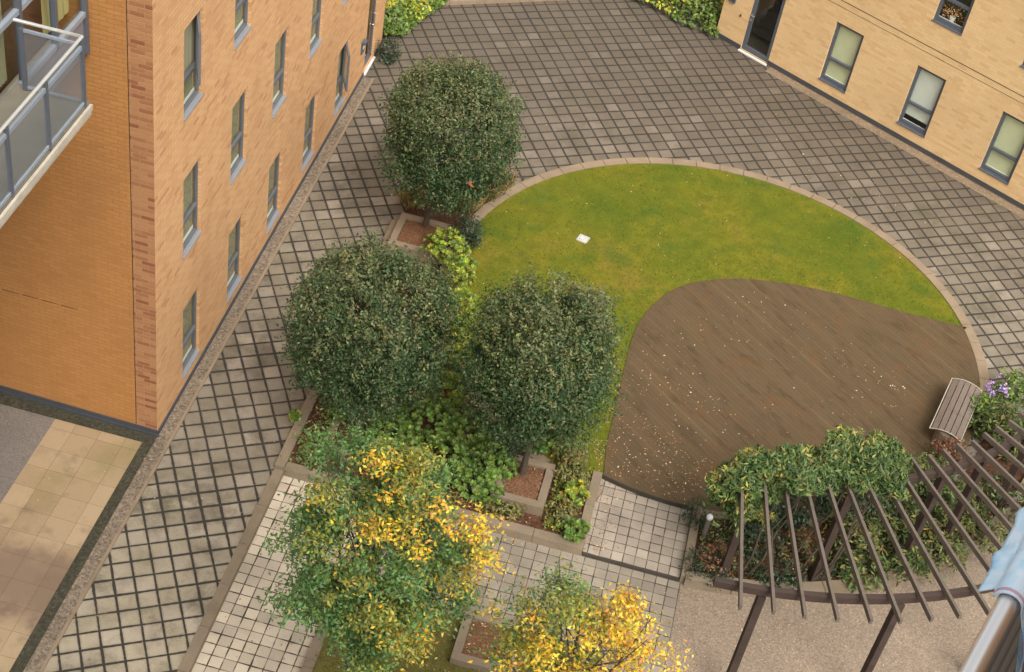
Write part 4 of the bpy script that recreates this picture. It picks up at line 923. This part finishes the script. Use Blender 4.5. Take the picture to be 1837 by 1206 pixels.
# climber on the pergola
def climber():
    rng = np.random.default_rng(77); c0 = PL(6.3, -82)
    S = empty('climbing_plant', (c0[0], c0[1], .03), 0, 'dense leafy climber spilling over the left inner end of the pergola', 'climbing plant')
    P = []
    lumps = [(1322, 850, 2.45, .32), (1330, 880, 2.5, .30), (1360, 835, 2.6, .36), (1395, 845, 2.68, .34), (1430, 830, 2.7, .34), (1465, 840, 2.7, .33), (1500, 825, 2.72, .34), (1535, 815, 2.75, .36), (1570, 818, 2.72, .36), (1598, 838, 2.68, .30), (1545, 850, 2.66, .30), (1425, 862, 2.66, .25), (1480, 850, 2.66, .25), (1322, 900, 2.0, .24), (1326, 908, 1.6, .22), (1318, 890, 2.2, .24), (1590, 862, 2.6, .24), (1345, 862, 2.6, .28), (1545, 795, 2.75, .22)]
    lr = np.random.default_rng(31)
    for (px, py, z, r) in lumps:
        z = z-.06
        for _ in range(6):
            r2 = r*lr.uniform(.42, .85); c = at(px+lr.normal(0, 24), py+lr.normal(0, 13), z+lr.normal(0, .10)); n = int(2500*r2*r2*2.4+30); d = unit(rng.normal(size=(n, 3)))
            P.append(c+d*(r2*(1-np.abs(rng.normal(0, .42, n))))[:, None]*np.array([1.2, 1.1, .62]))
    for _ in range(60):                        # trailing shoots
        k = lumps[lr.integers(len(lumps))]; c = at(k[0]+lr.normal(0, 20), k[1]+lr.normal(0, 14), k[2]); L = lr.uniform(.25, .75); a = lr.uniform(0, 6.28); s_ = np.linspace(0, 1, 26)
        P.append(c+np.stack([np.cos(a)*.3*s_, np.sin(a)*.3*s_, .10*s_-L*s_**2], 1)+rng.normal(0, .03, (26, 3)))
    P = np.concatenate(P)-np.array([c0[0], c0[1], .03]); n = len(P)
    Td = unit(rng.normal(0, .8, (n, 3))+np.array([0, -.3, -.45])); N = unit(rng.normal(0, .5, (n, 3))+np.array([0, -.25, .75]))
    pt = vnoise(P, 2.0, 5)+rng.normal(0, .1, n)
    C = np.where((pt > .69)[:, None], palette(rng, n, [(.34, .28, .07), (.40, .31, .06), (.26, .19, .07)], [2, 1, 2]), palette(rng, n, LAUREL, [3, 3, 2, 1, 2]))
    C = C*np.array([.88, 1.0, .95])
    leaf_obj('foliage', P, N, rng.uniform(.085, .15, n), rng.uniform(.26, .36, n), C, m_holly, S, rng, T=Td)
    m = MB()
    for k in range(9):
        a = -84+k*1.9; b = np.array(PL(6.35+.1*rng.random(), a+rng.uniform(-2, 2))); t_ = np.array(PL(6.4, a+rng.uniform(-4, 6)))
        p = [(b[0]-c0[0], b[1]-c0[1], 0)] + [(b[0]+(t_[0]-b[0])*s-c0[0]+rng.normal(0, .06), b[1]+(t_[1]-b[1])*s-c0[1]+rng.normal(0, .06), 2.5*s) for s in (.25, .5, .75, 1)]
        m.tube(p, [.022, .018, .015, .012, .008], 6)
    m.build('stem', m_bark, S)
climber()
PB = [
 ('dark green box shrub beside the bollard light', 1252, 925, .24, (.26, .26, .24), 600, DARK, (.035, .055)),
 ('dark low shrub in front of the bollard light', 1250, 985, .20, (.22, .26, .18), 480, DARK, (.035, .055)),
 ('dark green cushion plant at the corner of the pergola bed', 1245, 1022, .14, (.18, .16, .13), 300, DARK, (.035, .055)),
 ('reddish bare twiggy shrub between bollard light and first rafter', 1285, 1002, .20, (.28, .26, .18), 420, RUST, (.04, .07)),
 ('dark green cushion plant overhanging the curved wall by the first rafter', 1290, 1040, .13, (.22, .16, .13), 320, DARK, (.035, .055)),
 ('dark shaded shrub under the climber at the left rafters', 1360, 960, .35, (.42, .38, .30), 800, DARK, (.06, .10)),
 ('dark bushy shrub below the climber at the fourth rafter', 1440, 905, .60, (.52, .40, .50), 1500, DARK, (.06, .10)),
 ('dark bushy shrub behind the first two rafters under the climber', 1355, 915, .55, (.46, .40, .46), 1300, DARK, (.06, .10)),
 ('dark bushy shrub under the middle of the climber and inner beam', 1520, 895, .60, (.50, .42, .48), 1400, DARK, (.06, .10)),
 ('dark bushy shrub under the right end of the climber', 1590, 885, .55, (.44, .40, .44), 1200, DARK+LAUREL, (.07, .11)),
 ('dark low plants under the third rafter near the curved wall', 1395, 1030, .22, (.44, .24, .20), 700, DARK, (.05, .08)),
 ('brown leafless looking shrub in the middle of the pergola bed', 1440, 985, .30, (.40, .34, .26), 500, RUST+OLIVE, (.05, .08)),
 ('long leaved evergreen under the middle rafters at the curved wall', 1545, 1022, .28, (.50, .30, .26), 900, LAUREL, (.09, .14)),
 ('long leaved evergreen under the middle rafters behind the wall plant', 1530, 965, .35, (.46, .40, .30), 850, LAUREL+OLIVE, (.09, .14)),
 ('grassy green shrub under the rafters left of the dark inner post', 1610, 930, .40, (.48, .42, .34), 950, LAUREL, (.09, .14)),
 ('yellowish green shrub in the pergola bed right of the inner post', 1685, 985, .30, (.50, .40, .28), 950, LAUREL+OLIVE, (.09, .14)),
 ('low green shrub at the pergola bed wall under the right rafters', 1625, 1010, .26, (.42, .28, .24), 800, LAUREL, (.09, .14)),
 ('dark leafy shrub between inner beam and second inner post', 1720, 905, .42, (.50, .42, .36), 950, LAUREL, (.09, .14)),
 ('green shrub beneath the inner beam behind the climber', 1650, 862, .45, (.42, .30, .32), 800, LAUREL, (.08, .13)),
 ('olive shrub under the far right rafters beside the blue cloth', 1765, 955, .34, (.48, .40, .28), 900, LAUREL+OLIVE, (.09, .14)),
 ('dark shrub at the right edge below the inner beam', 1805, 890, .42, (.52, .42, .36), 950, LAUREL+DARK, (.09, .14)),
 ('red brown dead shrub at the foot of the bench', 1705, 812, .30, (.34, .22, .22), 700, RUST, (.05, .09)),
 ('low green plant between bench foot and rafter tips', 1672, 838, .25, (.36, .22, .20), 600, LAUREL, (.07, .11)),
 ('silvery long leaved shrub right of the bench', 1790, 752, .42, (.46, .42, .36), 1000, LAUREL, (.09, .15)),
 ('grey green long leaved shrub at the right edge above the rafters', 1825, 785, .42, (.46, .42, .36), 1000, LAUREL, (.09, .15)),
 ('green tufted shrub at the kerb end behind the purple flowers', 1825, 698, .34, (.36, .30, .30), 700, GREEN, (.06, .10)),
 ('bright green shrub touching the bench back edge', 1762, 742, .30, (.26, .34, .26), 600, GREEN, (.06, .10)),
]
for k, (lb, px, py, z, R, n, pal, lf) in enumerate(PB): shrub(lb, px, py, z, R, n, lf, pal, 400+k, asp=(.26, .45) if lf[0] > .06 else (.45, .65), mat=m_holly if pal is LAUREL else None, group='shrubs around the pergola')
# purple flowers
rng = np.random.default_rng(9); fp = at(1788, 700, .5)
S = empty('purple_flowers', (fp[0], fp[1], .03), 0, 'clump of lilac purple flowers beside the bench top', 'flowers')
n = 130; cl = rng.normal(0, 1, (12, 3))*np.array([.24, .12, .04])+np.array([.05, 0, .52]); P = cl[rng.integers(0, 12, n)]+rng.normal(0, .028, (n, 3))
leaf_obj('blossom', P, rng.normal(0, .4, (n, 3))+np.array([0, 0, .9]), rng.uniform(.035, .055, n), .8, palette(rng, n, [(.50, .30, .62), (.40, .25, .60), (.66, .48, .74)], [2, 2, 1]), m_leaf, S, rng)
n = 260; P = rng.normal(0, 1, (n, 3))*np.array([.20, .14, .12])+np.array([.05, 0, .25]); P = P[P[:, 2] > 0]; n = len(P)
leaf_obj('foliage', P, rng.normal(0, .6, (n, 3))+np.array([0, 0, .6]), rng.uniform(.06, .11, n), .3, palette(rng, n, GREEN, [1, 1, 1]), m_leaf, S, rng)
m = MB()
for c in cl: m.tube([(c[0]*.4, c[1]*.4, 0), (c[0]*.8, c[1]*.8, c[2]*.6), tuple(c)], [.006, .005, .004], 5)
m.build('stem', m_bark, S)
# indoor plant seen through the upper right-hand window
ip = np.array([R0[0], R0[1], 0]); iu = 2.20+.36; pv = Rw(iu, .20)
S = empty('potted_plant', (pv[0], pv[1], 3.21), AR, 'pot of orange dried flowers on the sill of the upper window', 'potted plant')
m = MB(); m.tube([(0, 0, 0), (0, 0, .10), (0, 0, .11)], [.05, .07, .075], 14); m.build('pot', m_white, S)
n = 160; P = rng.normal(0, 1, (n, 3))*np.array([.17, .03, .09])+np.array([-.05, 0, .20]); P[:, 1] = np.clip(P[:, 1], -.05, .05)
leaf_obj('foliage', P, rng.normal(0, .5, (n, 3))+np.array([0, -.8, .4]), rng.uniform(.03, .06, n), .5, palette(rng, n, [(.70, .26, .07), (.75, .50, .25), (.80, .72, .60), (.45, .10, .08)], [2, 1, 1, 1]), m_litter, S, rng)

# ------------------------------------------------------------------ STUFF: litter and grass blades
def scatter(name, spots, mat, seed, lf, pal, wts, kind='stuff', flat=.25, asp=(.45, .7)):
    rng = np.random.default_rng(seed); P = []
    for (fn, n) in spots:
        for _ in range(n): P.append(fn(rng))
    P = np.array(P); n = len(P); N = rng.normal(0, flat, (n, 3))+np.array([0, 0, 1])
    o = leaf_obj(name, P, N, rng.uniform(*lf, n), rng.uniform(*asp, n), palette(rng, n, pal, wts), mat, None, rng, fold=.05)
    return tag(o, kind=kind)
LIT = [(.42, .27, .14), (.50, .36, .20), (.24, .13, .07), (.58, .46, .30), (.36, .19, .09)]
def tri_px(a, b, c, z):
    A, B, C_ = at(*a, z), at(*b, z), at(*c, z)
    def f(r):
        u, v = r.random(2)
        if u+v > 1: u, v = 1-u, 1-v
        q = A+(B-A)*u+(C_-A)*v; return (q[0], q[1], z+.012)
    return f
def disc(r1, a0, a1, r0, z):
    def f(r):
        rr = math.sqrt(r.uniform(r0*r0, r1*r1)); a = rad(r.uniform(a0, a1)); return (CC[0]+rr*math.cos(a), CC[1]+rr*math.sin(a), z+.012)
    return f
def rct(E0, E1, t0, t1, z):
    def f(r): x, y = W(r.uniform(E0, E1), r.uniform(t0, t1)); return (x, y, z+.012)
    return f
spots = [(tri_px((1085, 848), (1110, 700), (1290, 840), .055), 230), (tri_px((1085, 848), (1230, 905), (1290, 840), .055), 190), (tri_px((1110, 700), (1200, 580), (1330, 760), .055), 110), (tri_px((1150, 600), (1720, 700), (1350, 510), .055), 90), (tri_px((1300, 790), (1700, 760), (1500, 620), .055), 80),
         (disc(5.2, 40, 200, .5, .035), 150), (tri_px((1060, 790), (1090, 790), (1075, 850), .035), 90), (tri_px((1105, 640), (1130, 640), (1085, 780), .035), 40),
         (rct(2.3, 7.3, .2, 1.9, .03), 700), (rct(7.53, 7.9, .0, 1.7, -.045), 150), (rct(7.6, 9.2, .0, 1.5, -.045), 40), (rct(5.0, 9.2, -1.8, -.1, -.104), 90), (rct(9.25, 13, -4, -.2, -.10), 420), (rct(2.4, 3.8, -4.8, -.3, -.10), 60), (rct(4.0, 8.2, -5, -2.0, -.06), 260),
         (disc(6.45, -92, -40, 5.2, .03), 500), (rct(2.3, 3.0, .1, 6, .03), 260), (tri_px((800, 120), (1200, 120), (1000, 280), .0), 14), (tri_px((1300, 120), (1800, 480), (1400, 300), .0), 40), (rct(.4, 2.1, -5, 8, .0), 70), (rct(-1.7, .2, -5, -.3, .004), 26),
         (rct(5.92, 6.55, .60, 1.36, .20), 170), (rct(6.1, 6.9, -2.7, -2.0, .04), 120)]
scatter('fallen_leaves', spots, m_litter, 5, (.018, .046), LIT, [3, 2, 3, 1, 2])
scatter('pale_petals', [(tri_px((1085, 848), (1140, 600), (1330, 780), .055), 38), (tri_px((1150, 600), (1700, 720), (1350, 510), .055), 26), (disc(5.2, 20, 200, .5, .035), 45), (tri_px((1540, 330), (1800, 480), (1300, 200), .0), 14)], m_litter, 6, (.022, .05), [(.56, .45, .34), (.52, .37, .26), (.60, .54, .42)], [1, 1, 1])
dk_poly = np.array(deck)
def in_deck(x, y):
    c = False; j = len(dk_poly)-1
    for i in range(len(dk_poly)):
        a, b = dk_poly[i], dk_poly[j]
        if ((a[1] > y) != (b[1] > y)) and x < (b[0]-a[0])*(y-a[1])/(b[1]-a[1]+1e-12)+a[0]: c = not c
        j = i
    return c
rng = np.random.default_rng(8); Pg = []
while len(Pg) < 26000:
    rr = 5.30*math.sqrt(rng.random()); a = rng.uniform(0, 2*math.pi); x, y = CC[0]+rr*math.cos(a), CC[1]+rr*math.sin(a)
    if -112 < math.degrees(math.atan2(y-CC[1], x-CC[0])) < 14.5 and rr > 4.9: continue
    if not in_deck(x, y): Pg.append((x, y, .035))
Pg = np.array(Pg); n = len(Pg); Td = unit(rng.normal(0, .55, (n, 3))+np.array([0, 0, .8])); L = rng.uniform(.025, .055, n)
pt = vnoise(Pg, .9, 3); C = np.where((pt+rng.normal(0, .12, n) > .55)[:, None], palette(rng, n, [(0.1680, 0.1680, 0.0168), (0.2184, 0.1848, 0.0294), (0.1260, 0.1470, 0.0126)], [2, 1, 2]), palette(rng, n, [(0.0714, 0.1134, 0.0101), (0.0546, 0.1050, 0.0126), (0.1008, 0.1302, 0.0126)], [2, 1, 2]))
tag(leaf_obj('lawn_grass', Pg+Td*(L*.5)[:, None], unit(np.cross(Td, rng.normal(size=(n, 3)))), L, .22, C, m_litter, None, rng, T=Td, fold=0), kind='stuff')
# rough grass under the front trees and ground cover round the planter
def cover(name, E0, E1, t0, t1, z, n, pal, seed, lf, hgt):
    rng = np.random.default_rng(seed); P = []
    for _ in range(n): x, y = W(rng.uniform(E0, E1), rng.uniform(t0, t1)); P.append((x, y, z))
    P = np.array(P); k = vnoise(P, 2.2, seed) > .42; P = P[k]; P[:, 2] += rng.random(len(P))*hgt; n = len(P)
    tag(leaf_obj(name, P, rng.normal(0, .5, (n, 3))+np.array([0, 0, .8]), rng.uniform(*lf, n), .5, palette(rng, n, pal, [1]*len(pal)), m_leaf, None, rng), kind='stuff')
cover('ground_cover', 6.75, 7.34, .18, 1.8, .04, 1500, OLIVE+YGREEN, 61, (.04, .07), .12)
cover('ground_cover', 3.9, 6.9, .16, .42, .04, 900, OLIVE+RUST, 62, (.04, .07), .10)
cover('ground_cover', 2.35, 2.75, .2, 3.0, .04, 420, OLIVE+RUST, 63, (.035, .06), .08)
def covr(name, n, pal, seed, lf, hgt):
    rng = np.random.default_rng(seed); P = []
    for _ in range(n): x, y = PL(math.sqrt(rng.uniform(5.2**2, 6.42**2)), rng.uniform(-91, -38)); P.append((x, y, .04))
    P = np.array(P); k = vnoise(P, 1.8, seed) > .36; P = P[k]; P[:, 2] += rng.random(len(P))*hgt; n = len(P)
    tag(leaf_obj(name, P, rng.normal(0, .55, (n, 3))+np.array([0, 0, .8]), rng.uniform(*lf, n), .42, palette(rng, n, pal, [1]*len(pal)), m_leaf, None, rng), kind='stuff')
covr('ground_cover', 5200, DARK+OLIVE[:2]+LAUREL[:2], 65, (.05, .10), .22)
cover('rough_grass', 3.95, 8.1, -6, -2.0, -.05, 5000, [(.12, .12, .02), (.16, .12, .03), (.10, .11, .02)], 64, (.03, .06), .05)

# ------------------------------------------------------------------ OWN BUILDING: the balcony one floor below the viewer
ra = rad(64.43695886); rp = np.array([1.105, 2.178]); rdv = np.array([math.cos(ra), math.sin(ra)])
NB = empty('balcony_building', (rp[0], rp[1], 0), ra, 'neighbouring balcony with steel handrail and grooved floor at the bottom right corner', 'balcony')
ZRL = 17.30
m = MB(); m.tube([(-2.2, 0, ZRL), (2.6, 0, ZRL)], .024, 24); m.build('handrail', m_steel, NB, smooth=True)
m = MB(); m.box(-2.2, 2.6, -.006, .012, ZRL-.115, ZRL-.075); m.build('top_bar', m_frameA, NB)
m = MB()
for x in (-2.1, -.9, 1.5, 2.55): m = MB(); m.box(x-.02, x+.02, -.018, .018, ZRL-1.1, ZRL-.02); m.build('post', m_frame, NB)
m = MB(); m.quad((-2.2, 0, ZRL-1.0), (2.6, 0, ZRL-1.0), (2.6, 0, ZRL-.115), (-2.2, 0, ZRL-.115)); m.build('mesh_panel', m_mesh, NB)
t_ = NT('grooved_boards'); v_ = t_.coord(); s_ = t_.node('ShaderNodeSeparateXYZ'); t_.link(v_, s_.inputs[0])
gr = t_.math('PINGPONG', t_.math('MULTIPLY', s_.outputs[1], 90.0), 1.0); c_ = t_.mix(t_.maprange(gr, .2, .5), (.05, .045, .035), (.17, .14, .10)); c_ = t_.mix(t_.noise(v_, 3, 4), c_, (.15, .12, .10))
m_groove = t_.done(t_.principled(c_, .8, 0, .3, t_.bump(gr, .8, .004)))
m = MB(); m.box(-2.3, 2.7, -1.5, -.03, ZRL-1.28, ZRL-1.06); m.build('floor', m_groove, NB)
m = MB(); m.quad((-6, -1.5, -.2), (3.0, -1.5, -.2), (3.0, -1.5, 21), (-6, -1.5, 21)); m.build('wall', brick('own_brick', 'x', A_TONES, (.5, .31, .16), streak=1), NB)
# cloth over the rail
def cloth():
    m = MB(); nu, nv = 40, 40; rg = np.random.default_rng(4); u0, u1 = .235, .95
    for i in range(nu+1):
        u = u0+(u1-u0)*i/nu
        for j in range(nv+1):
            v = -.28+.385*j/nv                    # arc length across the rail, + is the outer side
            rr = .032; hl = rr*math.pi/2
            fold = .016*math.sin(u*38+1.3*math.sin(v*9))+.010*math.sin(u*71+v*14)
            if abs(v) <= hl: a = v/rr; y, z = rr*math.sin(a), rr*math.cos(a); nrm = 0
            else:
                s = abs(v)-hl; sg = 1 if v > 0 else -1; fl = .62*s if v > 0 else .25*s; y = sg*(rr+fl+max(0, fold)*min(1, s*9)*.8); z = -s*(.62 if v > 0 else .95)
            uu = u + (.035*math.sin(v*7+1) if v > hl else 0) - (.10*max(0, v-hl) if i == 0 else 0)
            m.v.append((uu, y, ZRL+z+.3*fold*(abs(v) < .2)))
    for i in range(nu):
        for j in range(nv):
            a = i*(nv+1)+j; m.f.append((a, a+1, a+nv+2, a+nv+1))
    t = NT('pale_blue_cloth'); v = t.coord(); n = t.noise(v, 7, 4, .6, dist=1.2); n2 = t.noise(v, 22, 3)
    c = t.ramp(n, [(.30, (.20, .38, .64)), (.42, (.38, .60, .80)), (.54, (.56, .74, .86)), (.66, (.72, .80, .88)), (.76, (.40, .48, .68))])
    sp = t.node('ShaderNodeSeparateXYZ'); t.link(v, sp.inputs[0])
    st = t.math('MULTIPLY', t.math('LESS_THAN', t.math('ABSOLUTE', t.math('SUBTRACT', sp.outputs[1], t.math('ADD', .075, t.math('MULTIPLY', n, .03)))), .007), t.math('GREATER_THAN', n2, .45))
    c = t.mix(t.math('MULTIPLY', st, .75), c, (.42, .16, .26))
    st2 = t.math('LESS_THAN', t.math('ABSOLUTE', t.math('SUBTRACT', sp.outputs[0], t.math('ADD', .245, t.math('MULTIPLY', n2, .012)))), .006)
    c = t.mix(t.math('MULTIPLY', st2, .8), c, (.50, .22, .30))
    mt = t.done(t.principled(c, .9, 0, .2, t.bump(t.noise(v, 120, 2), .3, .002)))
    o = m.build('cloth', mt, None, (rp[0], rp[1], 0), ra, smooth=True)
    sm = o.modifiers.new('thick', 'SOLIDIFY'); sm.thickness = .003
    tag(o, 'pale blue patterned cloth draped over the steel handrail', 'cloth')
cloth()
